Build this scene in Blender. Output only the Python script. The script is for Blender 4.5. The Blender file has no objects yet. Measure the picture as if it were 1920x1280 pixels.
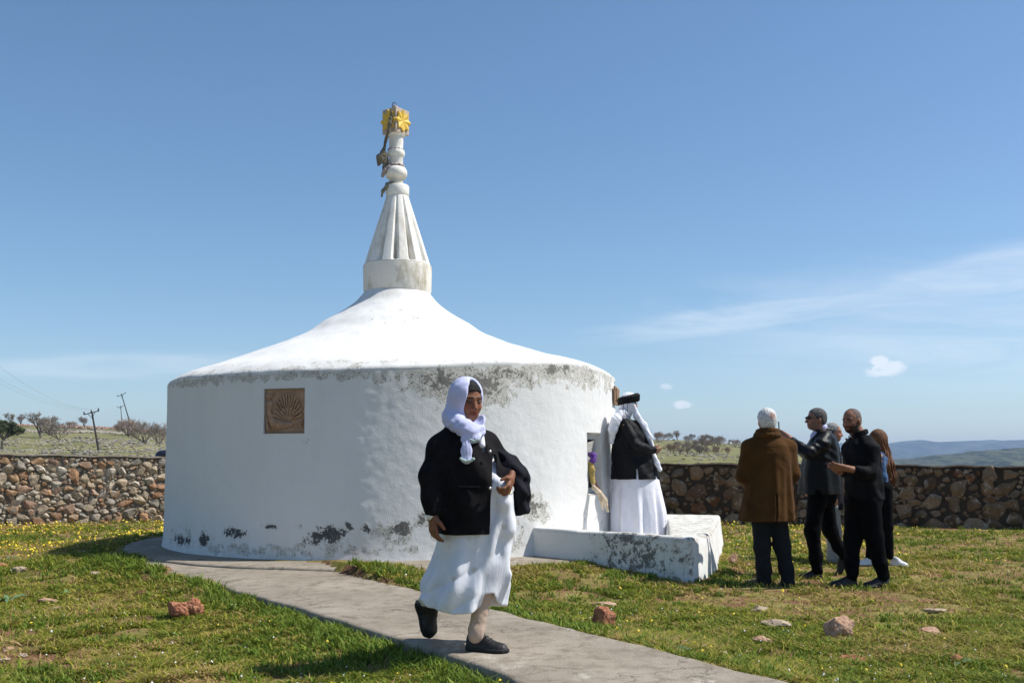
import bpy, bmesh, math, random
import numpy as np
from mathutils import Vector, Matrix
C = bpy.context
sc = C.scene
col = sc.collection
R = math.radians
F = 1867.0; HZ = 868.0; CH = 1.22          # focal length in photo pixels, eye level row, camera height

# ---------------------------------------------------------------- camera
cam_d = bpy.data.cameras.new('camera'); cam = bpy.data.objects.new('camera', cam_d); col.objects.link(cam)
cam.location = (0, 0, CH); cam.rotation_euler = (R(90), 0, 0)
cam_d.sensor_width = 36; cam_d.lens = 35; cam_d.shift_y = (HZ-640)/1920.0
cam_d.clip_start = 0.1; cam_d.clip_end = 30000
sc.camera = cam
sc.view_settings.view_transform = 'Standard'; sc.view_settings.look = 'None'
sc.view_settings.exposure = 0.26; sc.view_settings.gamma = 1
try: sc.view_settings.use_curve_mapping = False
except Exception: pass
# ---------------------------------------------------------------- sun and sky
EL = 54.0; AZ = 2.5                          # sun from the right
S = Vector((math.cos(R(EL))*math.cos(R(AZ)), math.cos(R(EL))*math.sin(R(AZ)), math.sin(R(EL))))
sun_d = bpy.data.lights.new('sun', 'SUN'); sun_d.energy = 4.9; sun_d.angle = R(0.53); sun_d.color = (1.0, 0.96, 0.89)
sun = bpy.data.objects.new('sun', sun_d); col.objects.link(sun)
sun.rotation_euler = S.to_track_quat('Z', 'Y').to_euler(); sun.location = (20, 0, 30)
w = bpy.data.worlds.new('World'); sc.world = w; w.use_nodes = True
wn = w.node_tree; wn.nodes.clear()
def WN(t, **k):
    n = wn.nodes.new(t)
    for a, b in k.items(): setattr(n, a, b)
    return n
def wmath(op, a, b=None, c=None, clamp=False):
    n = WN('ShaderNodeMath', operation=op); n.use_clamp = clamp
    for i, v in enumerate((a, b, c)):
        if v is None: continue
        if isinstance(v, (int, float)): n.inputs[i].default_value = v
        else: wn.links.new(v, n.inputs[i])
    return n.outputs[0]
sky = WN('ShaderNodeTexSky', sky_type='NISHITA'); sky.sun_disc = False
sky.sun_elevation = R(EL); sky.sun_rotation = math.atan2(S.x, S.y)
sky.altitude = 600; sky.air_density = 1.0; sky.dust_density = 0.75; sky.ozone_density = 3.2
tc = WN('ShaderNodeTexCoord'); sp = WN('ShaderNodeSeparateXYZ'); wn.links.new(tc.outputs['Generated'], sp.inputs[0])
az = wmath('DIVIDE', sp.outputs[0], wmath('MAXIMUM', sp.outputs[1], 0.05))   # tangent of the bearing
el = wmath('DIVIDE', sp.outputs[2], wmath('MAXIMUM', sp.outputs[1], 0.05))   # tangent of the height
cm = WN('ShaderNodeCombineXYZ'); wn.links.new(az, cm.inputs[0]); wn.links.new(el, cm.inputs[1])
def wnoise(scale, det, rough, sx, sy, rot=0, dist=0.0):
    m = WN('ShaderNodeMapping'); m.inputs['Scale'].default_value = (sx, sy, 1); m.inputs['Rotation'].default_value = (0, 0, rot)
    wn.links.new(cm.outputs[0], m.inputs[0])
    n = WN('ShaderNodeTexNoise'); n.inputs['Scale'].default_value = scale; n.inputs['Detail'].default_value = det
    n.inputs['Roughness'].default_value = rough; n.inputs['Distortion'].default_value = dist
    wn.links.new(m.outputs[0], n.inputs['Vector']); return n.outputs[0]
def puff(px, py, rx, ry, slope=0.0, soft=1.0):
    cx = (px-960)/F; cy = (HZ-py)/F
    dx = wmath('SUBTRACT', az, cx)
    dy = wmath('SUBTRACT', wmath('SUBTRACT', el, cy), wmath('MULTIPLY', dx, slope))
    a = wmath('POWER', wmath('ABSOLUTE', wmath('DIVIDE', dx, rx/F)), 2.0); b = wmath('POWER', wmath('ABSOLUTE', wmath('DIVIDE', dy, ry/F)), 2.0)
    return wmath('MULTIPLY', wmath('SUBTRACT', 1.0, wmath('SQRT', wmath('ADD', a, b)), clamp=True), soft, clamp=True)
n1 = wnoise(4.0, 10, 0.66, 1.0, 7.0, R(-8), 1.2); n2 = wnoise(75, 7, 0.62, 1, 1.5, 0.3, .8); n3 = wnoise(5, 10, 0.62, 1, 4.5, R(-7), 0.9)
tot = None
for (px, py, rx, ry, sl, k, n, c) in [
        (1900, 512, 480, 70, 0.15, .62, n3, 2.0), (1790, 540, 300, 60, 0.12, .55, n1, 1.6), (1450, 588, 460, 40, 0.12, .5, n1, 2.0), (1980, 600, 900, 150, 0.0, .5, n1, 1.6),
        (200, 686, 360, 34, 0.02, .34, n1, 2.0), (1900, 680, 900, 90, 0.02, .2, n3, 1.4),
        (1662, 690, 52, 22, 0.15, .72, n2, 5.5), (1650, 678, 26, 18, 0, .75, n2, 5.5), (1279, 759, 24, 11, 0, 0.7, n2, 4.5), (1249, 724, 16, 8, 0, 0.4, n2, 4.5)]:
    p = puff(px, py, rx, ry, sl, 2.0)
    d = wmath('MULTIPLY', wmath('MULTIPLY', wmath('SUBTRACT', wmath('ADD', n, wmath('MULTIPLY', p, 0.26)), 0.50), c, clamp=True), wmath('MULTIPLY', p, k), clamp=True)
    tot = d if tot is None else wmath('MAXIMUM', tot, d)
mx = WN('ShaderNodeMixRGB'); wn.links.new(tot, mx.inputs[0]); hs = WN('ShaderNodeHueSaturation'); hs.inputs['Saturation'].default_value = 1.08; hs.inputs['Hue'].default_value = 0.496; wn.links.new(sky.outputs[0], hs.inputs['Color']); wn.links.new(hs.outputs[0], mx.inputs[1])
mx.inputs[2].default_value = (7.6, 7.9, 8.3, 1)
bg = WN('ShaderNodeBackground'); bg.inputs['Strength'].default_value = 0.114; wn.links.new(mx.outputs[0], bg.inputs[0])
wo = WN('ShaderNodeOutputWorld'); wn.links.new(bg.outputs[0], wo.inputs[0])

# ---------------------------------------------------------------- helpers
rng = np.random.default_rng(7); random.seed(7)
def W(px, py, Y):                              # photo pixel at a chosen distance -> world point
    return np.array([(px-960)/F*Y, Y, CH-(py-HZ)/F*Y])
def G(px, py, z=0.0):                          # photo pixel on the level z -> world point
    Y = (CH-z)*F/(py-HZ); return np.array([(px-960)/F*Y, Y, z])
def tag(o, label=None, cat=None, group=None, kind=None):
    if label: o['label'] = label
    if cat: o['category'] = cat
    if group: o['group'] = group
    if kind: o['kind'] = kind
    return o
def empty(name, loc, label=None, cat=None, group=None, rz=0):
    o = bpy.data.objects.new(name, None); col.objects.link(o); o.location = loc; o.rotation_euler = (0, 0, rz)
    o.empty_display_size = 0.2
    return tag(o, label, cat, group)
def mesh_obj(name, V, Fc, mat=None, parent=None, smooth=True, attr=None, mats=None, midx=None):
    me = bpy.data.meshes.new(name); V = np.asarray(V, dtype=np.float32)
    if isinstance(Fc, np.ndarray):
        nf, k = Fc.shape
        me.vertices.add(len(V)); me.vertices.foreach_set('co', V.ravel())
        me.loops.add(nf*k); me.loops.foreach_set('vertex_index', Fc.astype(np.int32).ravel())
        me.polygons.add(nf); me.polygons.foreach_set('loop_start', np.arange(0, nf*k, k, dtype=np.int32))
        try: me.polygons.foreach_set('loop_total', np.full(nf, k, dtype=np.int32))
        except Exception: pass
    else:
        me.from_pydata([tuple(map(float, v)) for v in V], [], [tuple(map(int, f)) for f in Fc])
    me.update(calc_edges=True)
    if mats:
        for m in mats: me.materials.append(m)
        if midx is not None: me.polygons.foreach_set('material_index', np.asarray(midx, dtype=np.int32))
    elif mat: me.materials.append(mat)
    me.polygons.foreach_set('use_smooth', np.full(len(me.polygons), smooth, dtype=bool))
    if attr:
        for an, a in attr.items():
            a = np.asarray(a, dtype=np.float32)
            if a.ndim == 2:
                if a.shape[1] == 3: a = np.hstack([a, np.ones((len(a), 1), np.float32)])
                at = me.color_attributes.new(an, 'FLOAT_COLOR', 'POINT'); at.data.foreach_set('color', a.ravel())
            else:
                at = me.attributes.new(an, 'FLOAT', 'POINT'); at.data.foreach_set('value', a.ravel())
    o = bpy.data.objects.new(name, me); col.objects.link(o)
    if parent is not None:
        o.parent = parent
        o.matrix_parent_inverse = Matrix.LocRotScale(parent.location, parent.rotation_euler, None).inverted() if False else Matrix.Identity(4)
        o.location = (0, 0, 0)
    return o
def local(V, root):                            # world vertices -> the root's local space (roots are never rotated when this is used)
    return np.asarray(V) - np.array(root.location)
class MB:                                      # collects faces, in world space
    def __init__(s): s.v = []; s.f = []; s.n = 0
    def add(s, V, Fc):
        V = np.asarray(V, float); s.v.append(V); s.f += [tuple(int(i)+s.n for i in f) for f in Fc]; s.n += len(V); return s
    def tube(s, pts, rad, n=8, cap=True):
        pts = np.asarray(pts, float); rad = np.broadcast_to(np.asarray(rad, float), (len(pts),))
        t = np.gradient(pts, axis=0); t /= np.linalg.norm(t, axis=1)[:, None]+1e-12
        up = np.array([0, 0, 1.0]) if abs(t[0][2]) < .9 else np.array([1.0, 0, 0])
        u = np.cross(t[0], up); u /= np.linalg.norm(u); V = []
        for i in range(len(pts)):
            u = u-t[i]*u.dot(t[i]); u /= np.linalg.norm(u); v = np.cross(t[i], u)
            a = np.arange(n)*2*math.pi/n
            V.append(pts[i]+rad[i]*(np.cos(a)[:, None]*u+np.sin(a)[:, None]*v))
        V = np.vstack(V); Fc = [(i*n+j, i*n+(j+1) % n, (i+1)*n+(j+1) % n, (i+1)*n+j) for i in range(len(pts)-1) for j in range(n)]
        if cap: Fc += [tuple(range(n))[::-1], tuple((len(pts)-1)*n+j for j in range(n))]
        return s.add(V, Fc)
    def lathe(s, prof, c, n=48, fn=None, cap=True):
        a = np.arange(n)*2*math.pi/n; V = []
        for (r, z) in prof:
            rr = np.full(n, r) if fn is None else fn(r, z, a)
            V.append(np.stack([c[0]+rr*np.cos(a), c[1]+rr*np.sin(a), np.full(n, c[2]+z)], 1))
        V = np.vstack(V); m = len(prof)
        Fc = [(i*n+j, i*n+(j+1) % n, (i+1)*n+(j+1) % n, (i+1)*n+j) for i in range(m-1) for j in range(n)]
        if cap: Fc += [tuple(range(n))[::-1], tuple((m-1)*n+j for j in range(n))]
        return s.add(V, Fc)
    def box(s, c, h, ax=None):
        c = np.asarray(c, float); ax = np.eye(3) if ax is None else np.asarray(ax, float)
        q = np.array([[x, y, z] for z in (-1, 1) for y in (-1, 1) for x in (-1, 1)])*np.asarray(h)
        return s.add(c+q@ax, [(0, 2, 3, 1), (4, 5, 7, 6), (0, 1, 5, 4), (2, 6, 7, 3), (0, 4, 6, 2), (1, 3, 7, 5)])
    def prism(s, poly, z0, z1):
        n = len(poly); V = [(p[0], p[1], z0) for p in poly]+[(p[0], p[1], z1) for p in poly]
        return s.add(V, [tuple(range(n))[::-1], tuple(range(n, 2*n))]+[(i, (i+1) % n, n+(i+1) % n, n+i) for i in range(n)])
    def build(s, name, mat, parent=None, smooth=False, bevel=0):
        V = np.vstack(s.v)
        if parent is not None: V = local(V, parent)
        o = mesh_obj(name, V, s.f, mat, parent, smooth)
        if bevel:
            m = o.modifiers.new('bevel', 'BEVEL'); m.width = bevel; m.segments = 2; m.limit_method = 'ANGLE'
        return o
def autosmooth(o, deg=35):
    try: o.data.set_sharp_from_angle(angle=R(deg))
    except Exception: pass
    return o
# ---- value noise
def _h(ix, iy, iz, seed):
    n = (ix.astype(np.int64)*374761393+iy.astype(np.int64)*668265263+iz.astype(np.int64)*2147483647+seed*974634777) & 0xffffffff
    n = ((n ^ (n >> 13))*1274126177) & 0xffffffff; n = (n ^ (n >> 16))
    return (n & 0xffff)/65535.0
def vnoise(P, f=1.0, seed=0):
    P = np.asarray(P, float)*f; i = np.floor(P); t = P-i; t = t*t*(3-2*t); i = i.astype(np.int64); r = 0
    for a in (0, 1):
        for b in (0, 1):
            for c in (0, 1):
                wgt = (t[..., 0] if a else 1-t[..., 0])*(t[..., 1] if b else 1-t[..., 1])*(t[..., 2] if c else 1-t[..., 2])
                r = r+wgt*_h(i[..., 0]+a, i[..., 1]+b, i[..., 2]+c, seed)
    return r
def fbm(P, f=1.0, o=4, seed=0, g=0.5):
    r = 0; a = 1; s = 0
    for k in range(o): r = r+a*vnoise(P, f*2**k, seed+k*17); s += a; a *= g
    return r/s
def sst(a, b, x): t = np.clip((x-a)/(b-a), 0, 1); return t*t*(3-2*t)

# ---------------------------------------------------------------- materials
class NT:
    def __init__(s, name):
        s.m = bpy.data.materials.new(name); s.m.use_nodes = True; s.t = s.m.node_tree; s.t.nodes.clear()
        s.out = s.t.nodes.new('ShaderNodeOutputMaterial'); s.b = s.t.nodes.new('ShaderNodeBsdfPrincipled')
        s.t.links.new(s.b.outputs[0], s.out.inputs[0]); s.tc = s.t.nodes.new('ShaderNodeTexCoord')
    def L(s, a, b): s.t.links.new(a, b)
    def val(s, inp, v):
        if v is None: return
        if hasattr(v, 'is_linked'): s.L(v, inp)
        elif isinstance(v, (tuple, list)): inp.default_value = tuple(v)+((1,) if len(v) == 3 and inp.type == 'RGBA' else ())
        else: inp.default_value = v
    def noise(s, scale, det=4, rough=.55, sc=(1, 1, 1), dist=0, vec=None, out=0, w=None):
        n = s.t.nodes.new('ShaderNodeTexNoise')
        m = s.t.nodes.new('ShaderNodeMapping'); m.inputs['Scale'].default_value = sc
        s.L(vec if vec is not None else s.tc.outputs['Object'], m.inputs[0]); s.L(m.outputs[0], n.inputs['Vector'])
        n.inputs['Scale'].default_value = scale; n.inputs['Detail'].default_value = det; n.inputs['Roughness'].default_value = rough; n.inputs['Distortion'].default_value = dist
        return n.outputs[out]
    def voro(s, scale, feat='F1', sc=(1, 1, 1), out=0, vec=None):
        n = s.t.nodes.new('ShaderNodeTexVoronoi'); n.feature = feat; m = s.t.nodes.new('ShaderNodeMapping'); m.inputs['Scale'].default_value = sc
        s.L(vec if vec is not None else s.tc.outputs['Object'], m.inputs[0]); s.L(m.outputs[0], n.inputs['Vector']); n.inputs['Scale'].default_value = scale
        return n.outputs[out]
    def math(s, op, a, b=None, clamp=False):
        n = s.t.nodes.new('ShaderNodeMath'); n.operation = op; n.use_clamp = clamp; s.val(n.inputs[0], a); s.val(n.inputs[1], b); return n.outputs[0]
    def ramp(s, f, a, b, lo=0.0, hi=1.0):
        n = s.t.nodes.new('ShaderNodeMapRange'); n.clamp = True; s.val(n.inputs[0], f)
        n.inputs[1].default_value = a; n.inputs[2].default_value = b; n.inputs[3].default_value = lo; n.inputs[4].default_value = hi; return n.outputs[0]
    def mix(s, f, a, b, mode='MIX'):
        n = s.t.nodes.new('ShaderNodeMixRGB'); n.blend_type = mode; s.val(n.inputs[0], f); s.val(n.inputs[1], a); s.val(n.inputs[2], b); return n.outputs[0]
    def attr(s, name, out='Color'):
        n = s.t.nodes.new('ShaderNodeAttribute'); n.attribute_name = name; return n.outputs[out]
    def bump(s, h, st=.3, dist=.01, nrm=None):
        n = s.t.nodes.new('ShaderNodeBump'); s.val(n.inputs['Height'], h); n.inputs['Strength'].default_value = st; n.inputs['Distance'].default_value = dist
        if nrm is not None: s.L(nrm, n.inputs['Normal'])
        return n.outputs[0]
    def fin(s, colr, rough=.8, bump=None, spec=.5, metal=0, sheen=0, sub=0, emis=None):
        s.val(s.b.inputs['Base Color'], colr); s.val(s.b.inputs['Roughness'], rough); s.b.inputs['Metallic'].default_value = metal
        s.b.inputs['Specular IOR Level'].default_value = spec
        if bump is not None: s.L(bump, s.b.inputs['Normal'])
        if sheen: s.b.inputs['Sheen Weight'].default_value = sheen
        if sub: s.b.inputs['Subsurface Weight'].default_value = sub; s.b.inputs['Subsurface Scale'].default_value = .01
        return s.m
def cloth(name, c, var=.25, rough=.9, weave=500, wst=.25, fold=.25, sheen=.15, c2=None, spec=.25, fsc=14):
    n = NT(name); a = n.noise(9, 5); k = n.mix(n.ramp(a, .3, .7), tuple(x*(1-var) for x in c), tuple(min(1, x*(1+var)) for x in c) if c2 is None else c2)
    b1 = n.bump(n.noise(fsc, 3, .5, dist=.6), fold, .03); b2 = n.bump(n.noise(weave, 2), wst, .002, b1)
    return n.fin(k, rough, b2, spec, sheen=sheen)
def plain(name, c, rough=.6, var=.15, sc=20, bst=.2, metal=0, spec=.5):
    n = NT(name); a = n.noise(sc, 4); k = n.mix(a, tuple(x*(1-var) for x in c), tuple(min(1, x*(1+var)) for x in c))
    return n.fin(k, rough, n.bump(a, bst, .005), spec, metal)
# ---------------------------------------------------------------- distance fields turned into one continuous surface
BIG = 0.30
def smin(a, b, k):
    if k <= 0: return np.minimum(a, b)
    h = np.clip(k-np.abs(a-b), 0, None)/k; return np.minimum(a, b)-h*h*k*.25
class Blob:
    def __init__(s): s.ops = []; s.lo = np.full(3, 1e9); s.hi = -s.lo
    def _op(s, f, lo, hi, k, op):
        s.ops.append((f, np.asarray(lo), np.asarray(hi), k, op))
        if op == 'u': s.lo = np.minimum(s.lo, lo); s.hi = np.maximum(s.hi, hi)
        return s
    def cap(s, a, b, ra, rb=None, k=.02, op='u', flat=None):
        # tapered limb from a to b; flat = (axis, factor) squashes it along that axis
        a = np.asarray(a, float); b = np.asarray(b, float); rb = ra if rb is None else rb; d = b-a; L = d.dot(d)+1e-9
        if flat is not None: n = np.asarray(flat[0], float); n = n/np.linalg.norm(n); fk = flat[1]
        def f(P):
            q = P-a
            t = np.clip(q@d/L, 0, 1); e = q-t[:, None]*d
            if flat is not None:
                en = e@n; e = e+np.outer(en*(1/fk-1), n)
            return np.sqrt((e*e).sum(1))-(ra+(rb-ra)*t)
        m = max(ra, rb)
        return s._op(f, np.minimum(a, b)-m, np.maximum(a, b)+m, k, op)
    def chain(s, pts, rad, k=.03, flat=None):
        for i in range(len(pts)-1): s.cap(pts[i], pts[i+1], rad[i], rad[i+1], k, flat=flat)
        return s
    def ell(s, c, r, ax=None, k=.02, op='u'):
        c = np.asarray(c, float); r = np.asarray(r, float); ax = np.eye(3) if ax is None else np.asarray(ax)   # rows = axes
        def f(P):
            q = (P-c)@ax.T; k0 = np.sqrt(((q/r)**2).sum(1)); k1 = np.sqrt(((q/r**2)**2).sum(1))+1e-9
            return k0*(k0-1)/k1
        m = r.max(); return s._op(f, c-m, c+m, k, op)
    def box(s, c, h, ax=None, rd=.01, k=.01, op='u'):
        c = np.asarray(c, float); h = np.asarray(h, float); ax = np.eye(3) if ax is None else np.asarray(ax)
        def f(P):
            q = np.abs((P-c)@ax.T)-(h-rd); return np.sqrt((np.maximum(q, 0)**2).sum(1))+np.minimum(q.max(1), 0)-rd
        m = np.linalg.norm(h); return s._op(f, c-m, c+m, k, op)
    def loft(s, rows, k=.03, fold=None, yaw=0, op='u', pw=2.0):
        # rows of (z, cx, cy, half width, half depth); upright body or skirt
        rw = np.asarray(sorted(rows), float); zs = rw[:, 0]
        def f(P):
            z = P[:, 2]; g = [np.interp(z, zs, rw[:, i]) for i in range(1, 5)]
            x = P[:, 0]-g[0]; y = P[:, 1]-g[1]; c_, s_ = math.cos(yaw), math.sin(yaw); u = x*c_+y*s_; v = -x*s_+y*c_
            A = np.maximum(g[2], 1e-3); B = np.maximum(g[3], 1e-3)
            q = (np.abs(u/A)**pw+np.abs(v/B)**pw)**(1/pw)+1e-9
            rr = np.sqrt(u*u+v*v); d = (rr-rr/q)*.9
            d = np.where(q < .2, -np.minimum(A, B)*.8, d)
            if fold is not None: d = d-fold(np.arctan2(v/B, u/A), z, P)
            e = np.maximum(zs[0]-z, z-zs[-1]); return np.maximum(d, e)
        m = max(rw[:, 3].max(), rw[:, 4].max())+.03
        return s._op(f, (rw[:, 1].min()-m, rw[:, 2].min()-m, zs[0]), (rw[:, 1].max()+m, rw[:, 2].max()+m, zs[-1]), k, op)
    def fn(s, f, lo, hi, k=.01, op='u'): return s._op(f, lo, hi, k, op)
    def post(s, f): s.ops.append((f, None, None, 0, 'post')); return s
    def ev(s, P):
        D = np.full(len(P), BIG)
        for f, lo, hi, k, op in s.ops:
            if op == 'post': D = f(P, D); continue
            mg = .09+k
            ok = np.all((P > lo-mg) & (P < hi+mg), axis=1)
            if not ok.any(): continue
            d = f(P[ok]); 
            if op == 'u': D[ok] = smin(D[ok], d, k)
            elif op == 's': D[ok] = -smin(-D[ok], d, k)
            elif op == 'i': D[ok] = -smin(-D[ok], -d, k)
        return D
    def grid(s, h):
        lo = s.lo-.05; q = 4; n = np.ceil((s.hi+.05-lo)/(h*q)).astype(int)+1
        ax = [lo[i]+np.arange(n[i])*h*q for i in range(3)]
        Pc = np.stack(np.meshgrid(*ax, indexing='ij'), -1).reshape(-1, 3); Dc = s.ev(Pc).reshape(n)
        nf = (n-1)*q+1; D = np.full(nf, BIG, np.float32)
        near = np.abs(Dc) < h*q*1.9
        cell = np.zeros(n-1, bool)
        for a in (0, 1):
            for b in (0, 1):
                for c in (0, 1):
                    cell |= near[a:n[0]-1+a, b:n[1]-1+b, c:n[2]-1+c]
        sg = np.where(Dc[:-1, :-1, :-1] < 0, -BIG, BIG).astype(np.float32)
        D[:-1, :-1, :-1] = sg.repeat(q, 0).repeat(q, 1).repeat(q, 2)
        m = np.zeros(nf, bool); up = cell.repeat(q, 0).repeat(q, 1).repeat(q, 2)
        for a in (0, 1):
            for b in (0, 1):
                for c in (0, 1):
                    m[a:nf[0]-1+a, b:nf[1]-1+b, c:nf[2]-1+c] |= up
        idx = np.argwhere(m); P = lo+idx*h; out = np.empty(len(P), np.float32)
        for i in range(0, len(P), 400000): out[i:i+400000] = s.ev(P[i:i+400000])
        D[m] = out
        return D, lo
    def mesh(s, h):
        D, lo = s.grid(h); I = D < 0; nx, ny, nz = D.shape
        cnt = np.zeros((nx-1, ny-1, nz-1), np.float32); pos = np.zeros((nx-1, ny-1, nz-1, 3), np.float32)
        for ax in range(3):
            sl0 = [slice(None)]*3; sl1 = [slice(None)]*3; sl0[ax] = slice(0, -1); sl1[ax] = slice(1, None)
            d0 = D[tuple(sl0)]; d1 = D[tuple(sl1)]; cr = (d0 < 0) != (d1 < 0)
            t = np.where(cr, d0/np.where(cr, d0-d1, 1), 0)
            o = [a for a in range(3) if a != ax]
            for a in (0, 1):
                for b in (0, 1):
                    sl = [None]*3; sl[ax] = slice(None); dims = (nx-1, ny-1, nz-1)
                    sl[o[0]] = slice(a, a+dims[o[0]]); sl[o[1]] = slice(b, b+dims[o[1]])
                    c = cr[tuple(sl)]; tt = t[tuple(sl)]
                    cnt += c; pos[..., ax] += np.where(c, tt, 0); pos[..., o[0]] += np.where(c, a, 0); pos[..., o[1]] += np.where(c, b, 0)
        act = cnt > 0; vid = np.full(act.shape, -1, np.int64); vid[act] = np.arange(act.sum())
        V = (np.argwhere(act)+pos[act]/cnt[act][:, None])*h+lo; Q = []
        for ax in range(3):
            o = [(ax+1) % 3, (ax+2) % 3]
            sl0 = [slice(1, -1)]*3; sl1 = [slice(1, -1)]*3; sl0[ax] = slice(0, -1); sl1[ax] = slice(1, None)
            a0 = I[tuple(sl0)]; a1 = I[tuple(sl1)]; e = np.argwhere(a0 != a1)
            if not len(e): continue
            fl = a0[tuple(e.T)]
            base = e.copy(); base[:, o[0]] += 1; base[:, o[1]] += 1
            def vi(da, db):
                q = base.copy(); q[:, o[0]] -= da; q[:, o[1]] -= db; return vid[q[:, 0], q[:, 1], q[:, 2]]
            q = np.stack([vi(1, 1), vi(0, 1), vi(0, 0), vi(1, 0)], 1); q[~fl] = q[~fl][:, ::-1]; Q.append(q)
        Q = np.vstack(Q); Q = Q[(Q >= 0).all(1)]
        return V, Q
    def build(s, name, h, mat, parent=None, attr=None, smooth_it=1, disp=None):
        V, Q = s.mesh(h)
        for _ in range(smooth_it):                       # light relaxation
            acc = np.zeros_like(V); n = np.zeros(len(V))
            for i in range(4):
                for j in (1, 3):
                    np.add.at(acc, Q[:, i], V[Q[:, (i+j) % 4]]); np.add.at(n, Q[:, i], 1)
            V = V*.55+.45*acc/np.maximum(n, 1)[:, None]
        if disp is not None: V = disp(V)
        at = attr(V) if attr is not None else None
        o = mesh_obj(name, V if parent is None else local(V, parent), Q, mat, parent, True, at)
        return o
def nrm(v): v = np.asarray(v, float); return v/np.linalg.norm(v)
# ================================================================ LAND
DC = np.array([-1.609, 13.907]); RD = 3.07; ZB = 0.165     # shrine centre, radius, base level
def ray_drum(px, R_=RD):
    th = math.atan((px-960)/F); d = np.array([math.sin(th), math.cos(th)]); b = DC.dot(d); q = R_**2-(DC.dot(DC)-b*b)
    if q < 0: return None
    t = b-math.sqrt(q); return d*t
def drum_uv(px, py):                                       # angle about the shrine axis and height
    p = ray_drum(px); return math.atan2(p[1]-DC[1], p[0]-DC[0]), CH-(py-HZ)/F*p[1]
path_L = [G(*p, .13)[:2] for p in [(205, 1049), (300, 1068), (400, 1093), (500, 1120), (600, 1150), (700, 1180), (800, 1211), (900, 1246), (985, 1280), (1100, 1322), (1450, 1450)]]
path_R = [G(*p, .13)[:2] for p in [(600, 1058), (660, 1075), (740, 1095), (830, 1117), (945, 1146), (1045, 1172), (1170, 1199), (1297, 1232), (1480, 1280), (1640, 1322), (2050, 1430)]]
PATH = np.array(path_L+path_R[::-1])
PA = np.array([0.22, 11.45]); PB = np.array([1.77, 9.82]); PC = np.array([3.02, 14.15]); PD = np.array([1.35, 14.6]); PE = np.array([.2, 12.6])
PLAT = np.array([PA, PB, (2.10, 10.42), (2.24, 10.82), PC, PD, PE])
def poly_sd(P, poly):                                      # signed distance to a polygon, negative inside
    P = np.asarray(P)[:, :2]; d = np.full(len(P), 1e9); ins = np.zeros(len(P), bool); n = len(poly)
    for i in range(n):
        a = poly[i]; b = poly[(i+1) % n]; e = b-a; q = P-a; t = np.clip(q@e/e.dot(e), 0, 1); r = q-t[:, None]*e; d = np.minimum(d, np.sqrt((r*r).sum(1)))
        c = ((a[1] <= P[:, 1]) & (b[1] > P[:, 1])) | ((b[1] <= P[:, 1]) & (a[1] > P[:, 1]))
        with np.errstate(divide='ignore', invalid='ignore'): xi = a[0]+(P[:, 1]-a[1])/(b[1]-a[1]+1e-12)*e[0]
        ins ^= c & (P[:, 0] < xi)
    return np.where(ins, -d, d)
def hill_el(u):                                            # skyline slope seen from the camera along bearing u = x/y
    px = 960+F*u
    return np.interp(px, [-1500, -100, 0, 60, 160, 305, 600, 1150, 1235, 1290, 1400, 1500, 1580, 1700, 1950, 3200], [792, 790, 793, 797, 798, 806, 815, 822, 824, 825, 833, 850, 866, 880, 885, 900])
def ground_z(x, y):
    x = np.asarray(x, float); y = np.asarray(y, float); P = np.stack([x, y, 0*x], -1)
    rr = np.hypot(x-DC[0], y-DC[1])
    z = .10*sst(6.2, 3.9, rr)-.09*sst(-2.5, -5, x)*sst(16, 12, y)
    z = np.maximum(z, .142*sst(5.0, 3.9, rr))
    z += .035*(fbm(P, .55, 3, 3)-.5)+.03*(fbm(P, 2.6, 3, 4)-.5)
    flat = P.reshape(-1, 3); near = (np.abs(flat[:, 0]) < 30) & (flat[:, 1] < 30) & (flat[:, 1] > -20)
    dp = np.full(len(flat), 9.0); dp[near] = poly_sd(flat[near], PATH); dp = dp.reshape(x.shape)
    side = np.where(x > np.interp(y, PATH[:11, 1][::-1], PATH[:11, 0][::-1]), 1, 0)
    z = z+np.where(side > 0, .085, .055)*sst(.9, .05, dp)*sst(11.5, 9.5, y)
    z = np.where(dp < -.05, np.minimum(z, .02), z)
    r = np.hypot(x, y); u = x/np.maximum(y, 1)
    far = sst(24, 40, y)
    dr = 250.0; t = np.clip((y-26)/(dr-26), 0, None)
    e = (HZ-hill_el(u))/F; crest = CH+e*dr
    hz = np.where(t <= 1, crest*np.minimum(t, 1)**1.5, crest-(t-1)*38)
    hz = np.maximum(hz, -45)
    dist_n = fbm(P, .035, 4, 9)-.5
    z = z*(1-far)+far*(hz+np.where(t < 1, 2.2*dist_n*np.clip(t*2, 0, 1)*np.clip(1.15-t, 0, 1), 0))
    z = np.where(y < 0, z*sst(-30, 0, y), z)
    return z
# one sheet to the horizon, fine near by
def ring_grid():
    xs = np.unique(np.concatenate([np.arange(-13, 13.01, .09), -13-np.geomspace(.15, 3500, 70), 13+np.geomspace(.15, 3500, 70)]))
    ys = np.unique(np.concatenate([np.arange(2.5, 24, .09), np.arange(24, 60, 1.0), np.arange(60, 300, 3.0), np.geomspace(300, 5600, 60), 2.5-np.geomspace(.15, 120, 26)]))
    X, Y = np.meshgrid(xs, ys, indexing='ij'); Z = ground_z(X, Y)
    V = np.stack([X, Y, Z], -1).reshape(-1, 3); n, m = X.shape; i = np.arange(n*m).reshape(n, m)
    Fq = np.stack([i[:-1, :-1], i[1:, :-1], i[1:, 1:], i[:-1, 1:]], -1).reshape(-1, 4)
    return V, Fq
n = NT('earth and grass')
pos = n.t.nodes.new('ShaderNodeNewGeometry').outputs['Position']
big = n.noise(.55, 5, .6, vec=pos); mid = n.noise(3.1, 6, .65, vec=pos); fine = n.noise(28, 5, .7, vec=pos)
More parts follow.
